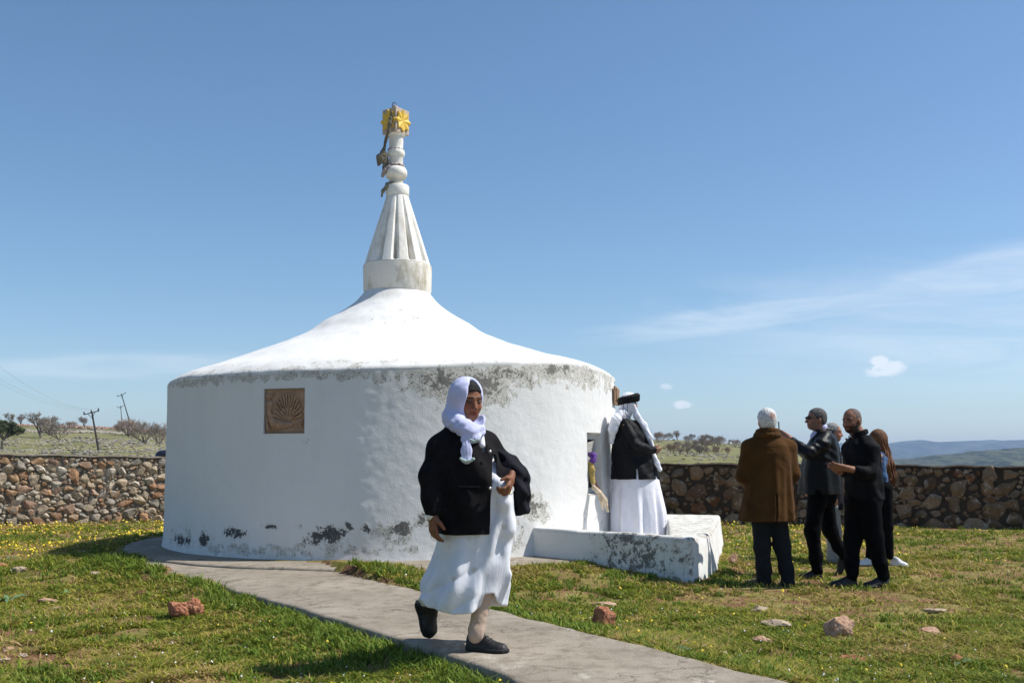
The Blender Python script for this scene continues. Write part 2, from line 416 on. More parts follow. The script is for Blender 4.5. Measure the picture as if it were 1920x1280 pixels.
soil = n.mix(fine, (.10, .048, .026), (.27, .145, .085)); straw = n.mix(fine, (.17, .14, .045), (.34, .27, .11)); green = n.mix(fine, (.085, .090, .018), (.18, .17, .040))
k = n.mix(n.ramp(mid, .42, .56), green, straw); k = n.mix(n.ramp(n.noise(2.3, 6, .75, vec=pos), .46, .56), k, soil)
farg = n.mix(n.ramp(n.noise(.16, 6, .7, vec=pos), .38, .62), (.125, .130, .045), (.23, .21, .105)); farg = n.mix(n.ramp(n.noise(.5, 8, .75, sc=(1, .35, 1), vec=pos), .58, .66), farg, (.26, .23, .15))
sx = n.t.nodes.new('ShaderNodeSeparateXYZ'); n.L(pos, sx.inputs[0])
k = n.mix(n.ramp(sx.outputs[1], 22, 40), k, farg)
far2 = n.mix(n.noise(.012, 6, .7, vec=pos), (.09, .11, .05), (.17, .16, .09)); k = n.mix(n.ramp(sx.outputs[1], 300, 700), k, far2)
n.b.inputs['Specular IOR Level'].default_value = .1
M_ground = n.fin(k, 1.0, n.bump(n.noise(45, 5, .7, vec=pos), .6, .02, n.bump(mid, .5, .08)), .1)
V, Fq = ring_grid()
ground = tag(mesh_obj('ground', V, Fq, M_ground), kind='structure')
# far hill and mountains: real size, real distance
def ridge(name, px0, px1, Y0, depth, prof, mat, seed, amp):
    n_ = 300; m_ = 50; px = np.linspace(px0, px1, n_); zz = np.interp(px, *prof)
    V = []
    for j in range(m_):
        t = j/(m_-1); y = Y0-depth*(1-t); x = (px-960)/F*Y0
        h = CH+(HZ-zz)/F*Y0; P = np.stack([x, np.full(n_, y), 0*x], 1); f = fbm(P, 1/(Y0*.035), 5, seed)-.5
        z = -50+(h+50)*(t**.8)*(1+0*x)+amp*f*math.sin(math.pi*min(t, .985)**.9)*1.6+amp*.45*(fbm(P*[1, 0, 0], 1/(Y0*.02), 4, seed+5)-.5)*t
        V.append(np.stack([x, np.full(n_, y), z], 1))
    V.append(np.stack([x, np.full(n_, Y0+depth*.6), np.full(n_, -50.)], 1)); V = np.vstack(V)
    i = np.arange(len(V)).reshape(-1, n_); Fq = np.stack([i[:-1, :-1], i[:-1, 1:], i[1:, 1:], i[1:, :-1]], -1).reshape(-1, 4)
    return tag(mesh_obj(name, V, Fq, mat), kind='structure')
def scrub(name, a, b, c, s1, thr=.5):
    n = NT(name); pos = n.t.nodes.new('ShaderNodeNewGeometry').outputs['Position']
    k = n.mix(n.noise(s1*.15, 5, .6, vec=pos), a, b); k = n.mix(n.ramp(n.noise(s1, 6, .8, sc=(1, .4, 1), vec=pos), thr-.05, thr+.05), k, c)
    return n.fin(k, 1, n.bump(n.noise(s1, 5, .8, vec=pos), 1.0, 3), .05)
ridge('hills', 1440, 2700, 1500, 900, ([1440, 1560, 1600, 1680, 1760, 1850, 1920, 2100, 2700], [884, 876, 868, 862, 853, 844, 841, 836, 850]), scrub('scrub hillside', (.115, .12, .065), (.085, .095, .05), (.022, .030, .018), .07, .5), 21, 14)
ridge('mountains', -2600, 5200, 4600, 1500, ([-2600, 0, 800, 1240, 1400, 1560, 1590, 1630, 1665, 1700, 1740, 1770, 1800, 1840, 1860, 1900, 1930, 2300, 3500, 5200], [850, 850, 846, 848, 840, 831, 833, 835, 830, 827, 824, 827, 826, 824, 824, 821, 822, 815, 830, 850]), scrub('far mountain rock', (.07, .08, .06), (.10, .10, .08), (.035, .045, .03), .01), 31, 75)

# ---- pavement round the shrine and the walk
n = NT('weathered concrete'); sx = n.noise(1.1, 6, .65); f2 = n.noise(7, 6, .7); f3 = n.noise(90, 3, .6)
k = n.mix(n.ramp(sx, .35, .65), (.235, .200, .155), (.34, .295, .235)); k = n.mix(n.ramp(f2, .48, .66), k, (.20, .165, .125)); k = n.mix(n.ramp(n.noise(3.2, 7, .75, dist=.8), .56, .66), k, (.17, .14, .105)); k = n.mix(n.ramp(n.noise(2.2, 7, .7, sc=(1, .5, 1)), .60, .70), k, (.46, .42, .355))
k = n.mix(n.ramp(f3, .62, .72), k, (.12, .10, .075)); cr = n.voro(1.5, 'DISTANCE_TO_EDGE', vec=None); wob = n.noise(4, 5, .6, out=1)
vv = n.t.nodes.new('ShaderNodeVectorMath'); vv.operation = 'ADD'; vs = n.t.nodes.new('ShaderNodeVectorMath'); vs.operation = 'SCALE'; n.L(wob, vs.inputs[0]); vs.inputs['Scale'].default_value = .55; n.L(n.tc.outputs['Object'], vv.inputs[0]); n.L(vs.outputs[0], vv.inputs[1])
crk = n.ramp(n.voro(.62, 'DISTANCE_TO_EDGE', vec=vv.outputs[0]), 0, .006, 1, 0)
k = n.mix(n.math('MULTIPLY', crk, .55), k, (.06, .05, .04))
M_conc = n.fin(k, .95, n.bump(n.math('SUBTRACT', n.math('ADD', f3, n.math('MULTIPLY', f2, 2.0)), crk), .55, .012), .2)
def slab(name, poly, top, thick, edge_n, step=.07, drop=.03):
    # a cast slab: dense top with a worn, uneven arris
    poly = np.asarray(poly); lo = poly.min(0)-.1; hi = poly.max(0)+.1
    xs = np.arange(lo[0], hi[0], step); ys = np.arange(lo[1], hi[1], step); X, Y = np.meshgrid(xs, ys, indexing='ij'); P = np.stack([X.ravel(), Y.ravel(), 0*X.ravel()], 1)
    e = []                                              # resample the outline
    for i in range(len(poly)):
        a, b = poly[i], poly[(i+1) % len(poly)]; m = max(1, int(np.linalg.norm(b-a)/step)); e += [a+(b-a)*j/m for j in range(m)]
    e = np.array(e); E3 = np.c_[e, np.zeros(len(e))]; c = e.mean(0)
    tn = np.roll(e, -1, 0)-np.roll(e, 1, 0); nr = np.stack([tn[:, 1], -tn[:, 0]], 1); nr /= np.linalg.norm(nr, axis=1)[:, None]+1e-9
    sgn = np.sign(poly_sd(np.c_[e+nr*.03, np.zeros(len(e))], poly)).mean(); nr *= 1 if sgn > 0 else -1
    e = e+nr*((fbm(E3, 3, 4, 5)-.5)*edge_n)[:, None]
    bm = bmesh.new(); sd = poly_sd(P, poly); ins = P[sd < -step*1.2]
    zt = lambda q: top+.018*(fbm(np.c_[q, np.zeros(len(q))], 1.3, 4, 8)-.5)
    rings = [np.c_[e-nr*.03, zt(e-nr*.03)], np.c_[e-nr*.008, zt(e)-.006], np.c_[e, zt(e)-.018], np.c_[e+nr*.004, np.full(len(e), top-thick)]]
    from mathutils.geometry import delaunay_2d_cdt
    pts = [Vector(p) for p in rings[0][:, :2]]+[Vector(p) for p in ins[:, :2]]; m = len(e)
    r = delaunay_2d_cdt(pts, [(i, (i+1) % m) for i in range(m)], [], 1, 1e-5)
    v2 = np.array([tuple(p) for p in r[0]]); V = np.c_[v2, zt(v2)]; Fc = [tuple(f) for f in r[2]]
    o0 = len(V); base = [np.arange(m)]
    mp = [None]*m
    for vi_, src in enumerate(r[3]):
        for q in src:
            if q < m: mp[q] = vi_
    ids = [mp]; VV = [V]
    for rg in rings[1:]: ids.append(list(range(o0, o0+m))); VV.append(rg); o0 += m
    for a, b in zip(ids[:-1], ids[1:]):
        for i in range(m): Fc.append((a[i], b[i], b[(i+1) % m], a[(i+1) % m]))
    o = mesh_obj(name, np.vstack(VV), Fc, M_conc); bm = bmesh.new(); bm.from_mesh(o.data); bmesh.ops.recalc_face_normals(bm, faces=bm.faces); bm.to_mesh(o.data); bm.free()
    return tag(autosmooth(o, 50), kind='structure')
slab('path', PATH, .13, .22, .10)
a = np.arange(0, 2*math.pi, .035); AP = np.stack([DC[0]+(3.86-.28*np.clip(-np.cos(a), 0, 1)+.05*np.sin(a*3+1))*np.cos(a), DC[1]+(3.86-.28*np.clip(-np.cos(a), 0, 1)+.05*np.sin(a*3+1))*np.sin(a)], 1)
slab('pavement', AP, .158, .22, .06)
# ================================================================ SHRINE
def limewash(name, base=(.755, .75, .73), peelk=1.0, warm=0):
    n = NT(name); at = n.attr('peel', 'Fac'); dirt = n.attr('dirt', 'Fac')
    f = n.noise(7.5, 8, .68, dist=.5); g = n.noise(34, 5, .7); g2 = n.noise(130, 3, .6)
    m = n.math('ADD', n.math('ADD', n.math('MULTIPLY', f, .62), n.math('MULTIPLY', g, .38)), at)
    mask = n.ramp(m, .700, .718); halo = n.ramp(m, .61, .70)
    wht = n.mix(n.ramp(n.noise(1.4, 5, .6), .3, .7), tuple(b*.955 for b in base), base)
    wht = n.mix(n.math('MULTIPLY', halo, .35), wht, (.52, .49, .43)); wht = n.mix(n.math('MULTIPLY', dirt, n.ramp(n.noise(5, 5, .7, sc=(1, 1, .25)), .35, .7)), wht, (.40, .37, .30))
    cem = n.mix(n.ramp(g, .3, .7), (.115, .110, .100), (.29, .275, .25)); cem = n.mix(n.attr('dark', 'Fac'), cem, n.mix(g, (.045, .046, .047), (.12, .12, .12)))
    sp_ = n.attr('speck', 'Fac'); reg = n.ramp(n.math('ADD', n.math('MULTIPLY', f, .7), sp_), .51, .535)
    fs = n.noise(62, 4, .75); dots = n.math('MULTIPLY', reg, n.ramp(n.math('ADD', fs, n.math('MULTIPLY', g, .5)), .79, .83))
    wht = n.mix(n.math('MULTIPLY', reg, .8), wht, (.56, .54, .48)); k = n.mix(mask, wht, cem); k = n.mix(n.math('MULTIPLY', dots, .9), k, (.20, .19, .17))
    h = n.math('ADD', n.math('ADD', n.math('MULTIPLY', f, .4), n.math('MULTIPLY', g, .45)), n.math('MULTIPLY', mask, -.5))
    b = n.bump(h, .42, .018, n.bump(n.noise(3.0, 4, .6), .12, .05)); b = n.bump(g2, .8, .004, b)
    return n.fin(k, .92, b, .12)
M_lime = limewash('flaking limewash')
root_s = empty('shrine', (DC[0], DC[1], ZB), 'round whitewashed shrine with flaking plaster, swept roof and fluted spire', 'shrine')
def rim_z(th):                                          # height of the eaves line round the building
    d = (np.degrees(th)+360) % 360
    return np.interp(d, [0, 90, 200, 255, 270, 285, 300, 318, 335, 350, 360], [2.36, 2.2, 2.24, 2.24, 2.26, 2.30, 2.37, 2.43, 2.40, 2.37, 2.36])
T0 = -math.pi-.6
# openings: relief recess and votive niche
def opening(c, wd, z0, z1): h = wd/2/RD; return (c-h, c+h, z0, z1)
tp, zp = drum_uv(529, 769); op_rel = opening(tp, .52, zp-.255, zp+.245)
tn_, zn_ = drum_uv(1115, 873); op_nic = opening(tn_+.01, .40, .83, 1.60)
ths = np.arange(-math.pi, math.pi, .0052); zs_n = 150
for a_ in op_rel[:2]+op_nic[:2]: ths = np.append(ths[np.abs(ths-a_) > .003], a_)
ths = np.sort(ths); zr = np.linspace(0, 1, zs_n)
TH, ZR = np.meshgrid(ths, zr, indexing='ij'); RZ = rim_z(TH)-.035; Z = .08+(RZ-.08)*ZR
for (a0, a1, z0, z1) in (op_rel, op_nic):               # bend nearest grid rows onto the opening edges
    w_ = ((TH >= a0-1e-6) & (TH <= a1+1e-6))
    for zz in (z0, z1):
        j = np.argmin(np.abs(Z[np.argmin(np.abs(ths-(a0+a1)/2)), :]-zz)); cols_ = np.where(w_[:, j])[0]; Z[cols_, j] = zz
def drum_pt(th, z, r_off=0):
    P = np.stack([np.cos(th), np.sin(th), z*.33], -1); wob = .035*(fbm(P*3.07, .8, 3, 41)-.5)+.007*(fbm(P*3.07, 3.5, 3, 42)-.5)+.006*(fbm(P*3.07, 12, 2, 43)-.5)
    r = RD+.022-.070*np.clip(z, 0, 2.4)/2.4+wob+.10*np.exp(-np.maximum(z-.1, 0)/.10)*.35+r_off
    return np.stack([DC[0]+r*np.cos(th), DC[1]+r*np.sin(th), z], -1)
V = drum_pt(TH, Z)
keep = np.ones((len(ths)-1, zs_n-1), bool); cz = (Z[:-1, :-1]+Z[1:, 1:])/2; ct = (TH[:-1, :-1]+TH[1:, 1:])/2
rims = []
for (a0, a1, z0, z1) in (op_rel, op_nic): keep &= ~((ct > a0) & (ct < a1) & (cz > z0) & (cz < z1))
nt, nz_ = TH.shape; idx = np.arange(nt*nz_).reshape(nt, nz_); i2 = np.vstack([idx, idx[:1]])
keep = np.vstack([keep, np.ones((1, zs_n-1), bool)])
Fq = np.stack([i2[:-1, :-1], i2[1:, :-1], i2[1:, 1:], i2[:-1, 1:]], -1)[keep]
V = V.reshape(-1, 3); th_f = TH.ravel(); z_f = Z.ravel()
# where the paint has come off
spots_p = [(345, 1012, 30, 14, .22, 1), (385, 1010, 14, 20, .26, 1), (365, 985, 12, 8, .15, 1), (440, 998, 24, 13, .25, 1), (508, 987, 18, 7, .24, 1), (530, 1000, 12, 12, .1, 1), (612, 1003, 42, 18, .29, 1), (595, 1012, 50, 14, .2, 1), (655, 985, 14, 10, .2, .8), (560, 985, 10, 8, .2, .8), (735, 1010, 50, 14, .15, .5), (575, 1010, 18, 10, .2, 1), (650, 1010, 18, 16, .16, .6),
    (685, 992, 13, 12, .24, 1), (750, 990, 26, 18, .26, .6), (705, 1008, 14, 9, .15, .5), (795, 972, 16, 20, .22, .3), (1005, 945, 22, 32, .22, 0), (985, 985, 16, 20, .17, 0), (950, 1000, 20, 20, .14, 0), (420, 702, 60, 8, .17, .4), (370, 705, 30, 8, .12, .4), (760, 710, 70, 16, .19, 0), (830, 712, 60, 30, .235, 0), (780, 705, 40, 12, .2, 0), (905, 722, 60, 26, .225, 0), (950, 702, 70, 20, .21, 0), (1050, 690, 60, 18, .20, 0), (1000, 710, 40, 18, .16, 0), (1120, 702, 26, 26, .17, 0),
    (850, 745, 90, 22, .08, 0), (640, 1038, 120, 5, .08, .3), (460, 1034, 120, 6, .12, .9), (600, 712, 12, 10, .1, .3), (518, 825, 30, 12, .08, .3), (570, 830, 10, 8, .16, .2), (330, 1000, 14, 30, .1, 1), (1080, 960, 20, 10, .1, 0), (1150, 720, 12, 20, .12, 0), (770, 1030, 60, 10, .10, .2), (700, 1020, 60, 8, .1, .3)]
def peel_drum(th, z):
    pe = np.zeros(len(th)); dk = np.zeros(len(th)); L = th*RD
    for (px, py, rx, ry, s_, d_) in spots_p:
        t0, z0 = drum_uv(px, py); p1 = ray_drum(px+4); p0 = ray_drum(px-4)
        sc_ = (math.hypot(*(p1-p0)) if p1 is not None and p0 is not None else .06)/8
        dz = F/ray_drum(px)[1]; q = ((th-t0)*RD/(rx*sc_*1.25))**2+((z-z0)*dz/(ry*1.25))**2
        g_ = np.exp(-q*1.1); pe = np.maximum(pe, g_*s_*1.22); dk = np.maximum(dk, d_*(q < 4)*np.exp(-q*.3))
    zr_ = rim_z(th); pe = np.maximum(pe, .15*np.exp(-np.maximum(z-.17, 0)/.06)*sst(.42, .60, fbm(np.stack([L, 0*L, 0*L], -1), .8, 3, 66))); pe = np.maximum(pe, .165*np.exp(-np.maximum(zr_-z-.03, 0)/.045)*sst(.30, .50, fbm(np.stack([L, 0*L, 0*L], -1), .9, 3, 67)))
    return pe-.03, np.clip(dk, 0, 1)
pe, dk = peel_drum(th_f, z_f)
spk = np.zeros(len(th_f))
for (px, py, rx, ry, s_) in [(740, 705, 70, 16, .22), (800, 712, 60, 30, .27), (850, 715, 60, 40, .30), (910, 722, 55, 36, .30), (960, 705, 70, 22, .26), (1030, 695, 70, 20, .26), (1100, 702, 50, 26, .24), (1142, 712, 16, 30, .2), (620, 702, 80, 11, .22), (480, 706, 100, 10, .22), (360, 712, 60, 12, .24), (430, 705, 40, 16, .2), (345, 1008, 40, 22, .16), (460, 1030, 140, 12, .18), (615, 1015, 60, 26, .2), (740, 1005, 50, 26, .2), (1005, 955, 34, 34, .20), (950, 1015, 40, 20, .2), (800, 985, 30, 30, .2), (700, 1030, 100, 10, .18), (1090, 975, 60, 20, .12)]:
    t0, z0 = drum_uv(px, py); p1 = ray_drum(px+4); p0 = ray_drum(px-4); sc_ = (math.hypot(*(p1-p0)) if p1 is not None and p0 is not None else .06)/8; q_ = ((th_f-t0)*RD/(rx*sc_*1.3))**2+((z_f-z0)*(F/ray_drum(px)[1])/(ry*1.3))**2; spk = np.maximum(spk, s_*np.exp(-q_**1.5))
spk = np.maximum(spk, .20*np.exp(-np.maximum(rim_z(th_f)-z_f-.03, 0)/.06)); dirt = .07+.35*np.exp(-np.maximum(z_f-.17, 0)/.13)+.25*np.exp(-np.maximum(rim_z(th_f)-z_f, 0)/.08)+.5*np.exp(-((th_f-tp+.02)/.08)**2-((z_f-zp+.4)/.15)**2)*0
mesh_obj('wall', local(V, root_s), Fq, M_lime, root_s, True, {'peel': pe, 'dark': dk, 'dirt': dirt, 'speck': spk})
def reveal(name, o_, depth, mat, back_mat, splay=0.0):
    a0, a1, z0, z1 = o_; ns = 14; e = []
    for i in range(ns): e.append((a0+(a1-a0)*i/ns, z0))
    for i in range(ns): e.append((a1, z0+(z1-z0)*i/ns))
    for i in range(ns): e.append((a1+(a0-a1)*i/ns, z1))
    for i in range(ns): e.append((a0, z1+(z0-z1)*i/ns))
    e = np.array(e); tc_ = (a0+a1)/2; nn = np.array([math.cos(tc_), math.sin(tc_), 0]); A = drum_pt(e[:, 0], e[:, 1], .004); cN = drum_pt(np.array([tc_]), np.array([(z0+z1)/2]))[0]
    B = A-np.outer((A-cN)@nn+depth, nn); c3 = B.mean(0); B = c3+(B-c3)*(1-splay); m = len(e); V_ = np.vstack([A, B])
    Fc = [(i, (i+1) % m, m+(i+1) % m, m+i) for i in range(m)]
    o = mesh_obj(name, local(V_, root_s), Fc, mat, root_s, False, {'peel': np.zeros(2*m), 'dark': np.zeros(2*m), 'dirt': np.full(2*m, .5)})
    o2 = mesh_obj('niche_back' if depth > .08 else 'relief_backing', local(B-0*nn, root_s), [tuple(range(m))], back_mat, root_s, False, {'peel': np.zeros(m), 'dark': np.zeros(m), 'dirt': np.full(m, .6)})
    u = np.array([-nn[1], nn[0], 0]); return c3, u, nn
# roof: a tent-like sweep
prof = [(3.020, -.045), (3.030, -.02), (3.022, .0), (2.95, .056), (2.79, .135), (2.455, .245), (1.97, .42), (1.478, .62), (1.20, .76), (1.05, .868), (.85, .985), (.70, 1.085), (.585, 1.177), (.50, 1.275), (.42, 1.36), (.30, 1.40), (.0, 1.41)]
pr = np.array(prof); tt = np.r_[0, np.cumsum(np.hypot(np.diff(pr[:, 0]), np.diff(pr[:, 1])))]; ti = np.unique(np.r_[np.linspace(0, .25, 8), np.arange(.25, tt[-1], .035), tt[-1]])
def cspl(x, y, xi):
    m = np.gradient(y, x); k_ = np.clip(np.searchsorted(x, xi)-1, 0, len(x)-2); h_ = x[k_+1]-x[k_]; t = (xi-x[k_])/h_
    return (2*t**3-3*t**2+1)*y[k_]+(t**3-2*t**2+t)*h_*m[k_]+(-2*t**3+3*t**2)*y[k_+1]+(t**3-t**2)*h_*m[k_+1]
rr = np.maximum(cspl(tt, pr[:, 0], ti), 0); zz = cspl(tt, pr[:, 1], ti)
th2 = np.linspace(-math.pi, math.pi, 420, endpoint=False); A_, R_ = np.meshgrid(th2, rr, indexing='ij'); Zq = np.broadcast_to(zz, A_.shape)
fall = np.clip((R_-.9)/2.2, 0, 1)**1.2; Zt = Zq+2.26+(rim_z(A_)-2.26)*fall
P = np.stack([R_*np.cos(A_), R_*np.sin(A_), Zt], -1); amp = np.clip(R_, 0, .6)/.6
Zt = Zt+amp*(.05*(fbm(P, 1.1, 3, 51)-.5)+.022*(fbm(P, 5, 3, 52)-.5)); R2 = R_+.03*(fbm(P, 2, 3, 53)-.5)*(R_ > 2.9)
V = np.stack([DC[0]+R2*np.cos(A_), DC[1]+R2*np.sin(A_), Zt], -1).reshape(-1, 3); n_, m_ = A_.shape; idx = np.arange(n_*m_).reshape(n_, m_); i2 = np.vstack([idx, idx[:1]])
Fq = np.stack([i2[:-1, :-1], i2[1:, :-1], i2[1:, 1:], i2[:-1, 1:]], -1).reshape(-1, 4)
pe = -.005+.06*sst(2.75, 3.02, R_).ravel(); pe = pe+.075*np.exp(-((A_-R(-72))/.35)**2-((R_-1.1)/.3)**2).ravel()
roof = mesh_obj('roof', local(V, root_s), Fq, M_lime, root_s, True, {'speck': .10*fbm(V, 1.5, 3, 9)+.08*sst(2.7, 3.0, R_).ravel()+.06*np.exp(-((A_-R(-72))/.5)**2-((R_-1.1)/.45)**2).ravel(), 'peel': pe, 'dark': np.zeros(len(V)), 'dirt': .10+.25*sst(2.3, 3.0, R_).ravel()+.3*sst(.75, .5, R_).ravel()})
# spire
def stone_mat(name, base, stain, k_=.5):
    n = NT(name); a = n.noise(5, 6, .7, sc=(1, 1, .35)); b = n.noise(40, 5, .7)
    c = n.mix(n.math('MULTIPLY', n.ramp(a, .50, .68), k_), base, stain); c = n.mix(n.math('MULTIPLY', n.ramp(b, .58, .72), .5), c, tuple(x*.6 for x in stain))
    return n.fin(c, .9, n.bump(b, .4, .006, n.bump(a, .3, .02)), .15)
M_sp = stone_mat('weathered spire plaster', (.80, .78, .72), (.42, .37, .27), .6)
M_spd = stone_mat('stained ring plaster', (.72, .69, .62), (.33, .28, .17), .8)
AX = (DC[0]+.01, DC[1], 0)
b = MB(); b.lathe([(.42, 3.50), (.472, 3.62), (.478, 3.93), (.474, 3.965), (.44, 3.972)], AX, 96); autosmooth(b.build('spire_base', M_spd, root_s, True), 40)
NFL = 12
def flute(r, z, a):
    t = (z-3.972)/(4.95-3.972); dep = (.17*(1-t)+.08)*np.clip(t/.03, 0, 1)*np.clip((1-t)/.06, 0, 1)
    x = ((a-.16)*NFL/(2*math.pi)) % 1; s_ = np.where(x < .55, 0, 1-np.abs((x-.775)/.225)); return r*(1-dep*s_)
b = MB(); b.lathe([(.462-(.462-.150)*t, 3.972+t*.978) for t in np.r_[0, .015, .03, np.linspace(.06, .94, 30), .97, 1]], AX, 288, flute); autosmooth(b.build('spire_cone', M_sp, root_s, True), 22)
b = MB(); b.lathe([(.13, 4.93), (.155, 4.945), (.162, 4.96), (.162, 5.075), (.150, 5.09), (.10, 5.10)], AX, 64); autosmooth(b.build('cap_ring', M_sp, root_s, True), 40)
fp = [(.098, 5.09), (.098, 5.17), (.11, 5.185), (.135, 5.20), (.152, 5.235), (.155, 5.265), (.150, 5.30), (.13, 5.335), (.098, 5.35), (.096, 5.36), (.096, 5.48), (.105, 5.492), (.119, 5.515), (.122, 5.545), (.115, 5.575), (.097, 5.592), (.094, 5.60), (.098, 5.66), (.104, 5.77), (.125, 5.785), (.14, 5.80), (.10, 5.81)]
AX2 = (DC[0]-.01, DC[1], 0); b = MB(); b.lathe(fp, AX2, 64); autosmooth(b.build('finial_column', M_sp, root_s, True), 50)
# block with gilded eight-pointed stars, turned so a corner faces the viewer
M_blk = stone_mat('finial block concrete', (.50, .42, .34), (.25, .19, .14), .6); M_gold = plain('gold paint', (.72, .47, .05), .55, .18, 30, .2)
BC = np.array([DC[0]-.015, DC[1], 5.965]); s2 = .132; ry = R(45)-math.atan(DC[0]/DC[1])*1.0; cx_, sx_ = math.cos(ry), math.sin(ry)
ax = np.array([[cx_, sx_, 0], [-sx_, cx_, 0], [0, 0, 1]])
b = MB(); b.box(BC, (s2, s2, .17), ax); blk = b.build('finial_block', M_blk, root_s, False, .008)
for q in range(4):
    d = np.array([math.cos(ry+q*math.pi/2), math.sin(ry+q*math.pi/2), 0]); u = np.array([-d[1], d[0], 0]); up = np.array([0, 0, 1.]); c0 = BC+d*(s2+.001)
    V = [c0+d*.012]; 
    for i in range(16):
        r_ = .140 if i % 2 == 0 else .098; a = i*math.pi/8; V.append(c0+d*(.030 if i % 2 == 0 else .012)+r_*(math.cos(a)*u+math.sin(a)*up*1.1))
    for i in range(16):
        r_ = .140 if i % 2 == 0 else .098; a = i*math.pi/8; V.append(c0-d*.003+r_*(math.cos(a)*u+math.sin(a)*up*1.1))
    Fc = [(0, 1+i, 1+(i+1) % 16) for i in range(16)]+[(1+i, 17+i, 17+(i+1) % 16, 1+(i+1) % 16) for i in range(16)]
    o = mesh_obj('star', local(np.array(V)-up*0, blk) if False else local(V, root_s), Fc, M_gold, root_s, False)
    o.parent = blk; o.matrix_parent_inverse = Matrix.Identity(4)
M_iron = plain('rusty iron', (.05, .04, .035), .6, .3, 30, .2, .6)
a = np.linspace(-.2, math.pi+.9, 16); b = MB(); b.tube([BC+(-.02+.030*math.cos(t), 0, .23+.045*math.sin(t)*1.3) for t in a]+[BC+(-.045, 0, .10)], .005, 6); b.build('iron_hook', M_iron, root_s, True)
# ---- carved relief in its recess
M_clay = NT('brown carved stone'); nn_ = M_clay; a = nn_.noise(12, 6, .7)
M_clay = nn_.fin(nn_.mix(nn_.ramp(a, .3, .7), (.27, .16, .10), (.46, .30, .195)), .85, nn_.bump(nn_.noise(60, 4), .3, .004), .2)
def relief(c3, u, nn, wd, ht, parent, full=True, name='relief_plaque'):
    u = np.array([-nn[1], nn[0], 0]); u = u if u[0] > 0 else -u; up = np.array([0, 0, 1.])
    B = Blob()
    def q(x, y, d=0): return c3+u*(x-.5)*wd+up*(.5-y)*ht+nn*(.012+d)
    T = lambda x, y: ((x-240)/775, (y-195)/840)
    B.box(c3+nn*.006, (wd/2, .014, ht/2), np.array([u, nn, up]), .004, .003)
    fl = (nn, .55)
    def cp(p0, p1, r0, r1, d=.014, k=.002): B.cap(q(*T(*p0), d), q(*T(*p1), d+.006), r0*wd*.82, r1*wd*.82, k, flat=(nn, .95))
    if full:
        for i in range(17):                              # tail fan
            t = i/16; a_ = math.pi*(1.17-1.52*t) if True else 0
            a_ = R(168)-t*R(192); x0, y0 = 690, 800; ca_, sa_ = math.cos(a_), math.sin(a_)
            cp((x0+70*math.cos(a_), y0-70*math.sin(a_)), (x0+(285 if ca_ < 0 else 275)*ca_, y0-(525 if sa_ > 0 else 260)*sa_), .010, .036)
        for i in range(7): a_ = R(135-i*20); cp((700, 790), (700+215*math.cos(a_), 790-240*math.sin(a_)), .008, .030, .022)
        for pts in ([(335, 455), (330, 560), (330, 660), (360, 770), (420, 850), (520, 880), (640, 890), (760, 880)],):
            rd = [.075, .060, .062, .085, .105, .110, .085, .05]
            for i in range(len(pts)-1): B.cap(q(*T(*pts[i]), .018), q(*T(*pts[i+1]), .018), rd[i]*wd*.9, rd[i+1]*wd*.9, .008, flat=(nn, .7))
        for i in range(5): cp((320, 400), (262+i*36, 275), .010, .022)
        cp((270, 560), (285, 600), .014, .01, .02); cp((420, 930), (410, 1010), .014, .014); cp((480, 930), (470, 1015), .014, .014); cp((260, 700), (300, 960), .03, .05)
    else:
        for i in range(5): cp((300+i*150, 300), (330+i*130, 900), .05, .03)
    return B.build(name, .0042 if full else .006, M_clay, parent)
c3, u, nn = reveal('relief_frame', op_rel, .055, M_lime, M_blk); relief(c3, u, nn, .50, .47, root_s)
c3, u, nn = reveal('niche', op_nic, .10, M_lime, M_lime, .04)
# grille of slanting bars behind the niche
u = np.array([-nn[1], nn[0], 0]); M_dark = plain('black hollow shade', (.012, .011, .010), 1)
b = MB(); b.box(c3+nn*.006+np.array([0, 0, .0]), (.175, .005, .30), np.array([u, nn, (0, 0, 1)])); gr = b.build('grille_shade_panel', M_dark, root_s)  # solid black panel painting the shade of a hollow behind the bars
b = MB(); M_wht = plain('white painted bars', (.62, .60, .56), .6)
for i in range(15): z_ = -.05+i*.022; b.tube([c3+nn*.02+u*(-.17)+(0, 0, z_-.035), c3+nn*.02+u*.17+(0, 0, z_+.035)], .006, 5)
g2 = b.build('grille', M_wht, root_s)
c9 = drum_pt(np.array([R(-11.0)]), np.array([2.12]))[0]; nn9 = np.array([math.cos(R(-11.0)), math.sin(R(-11.0)), 0])
relief(c9+nn9*.02, None, nn9, .42, .24, root_s, False)
relo = [o for o in root_s.children if o.name.startswith('relief_plaque')]
for o in relo[-1:]: o['label'] = 'small brown carved plaque standing proud at the right edge of the wall'
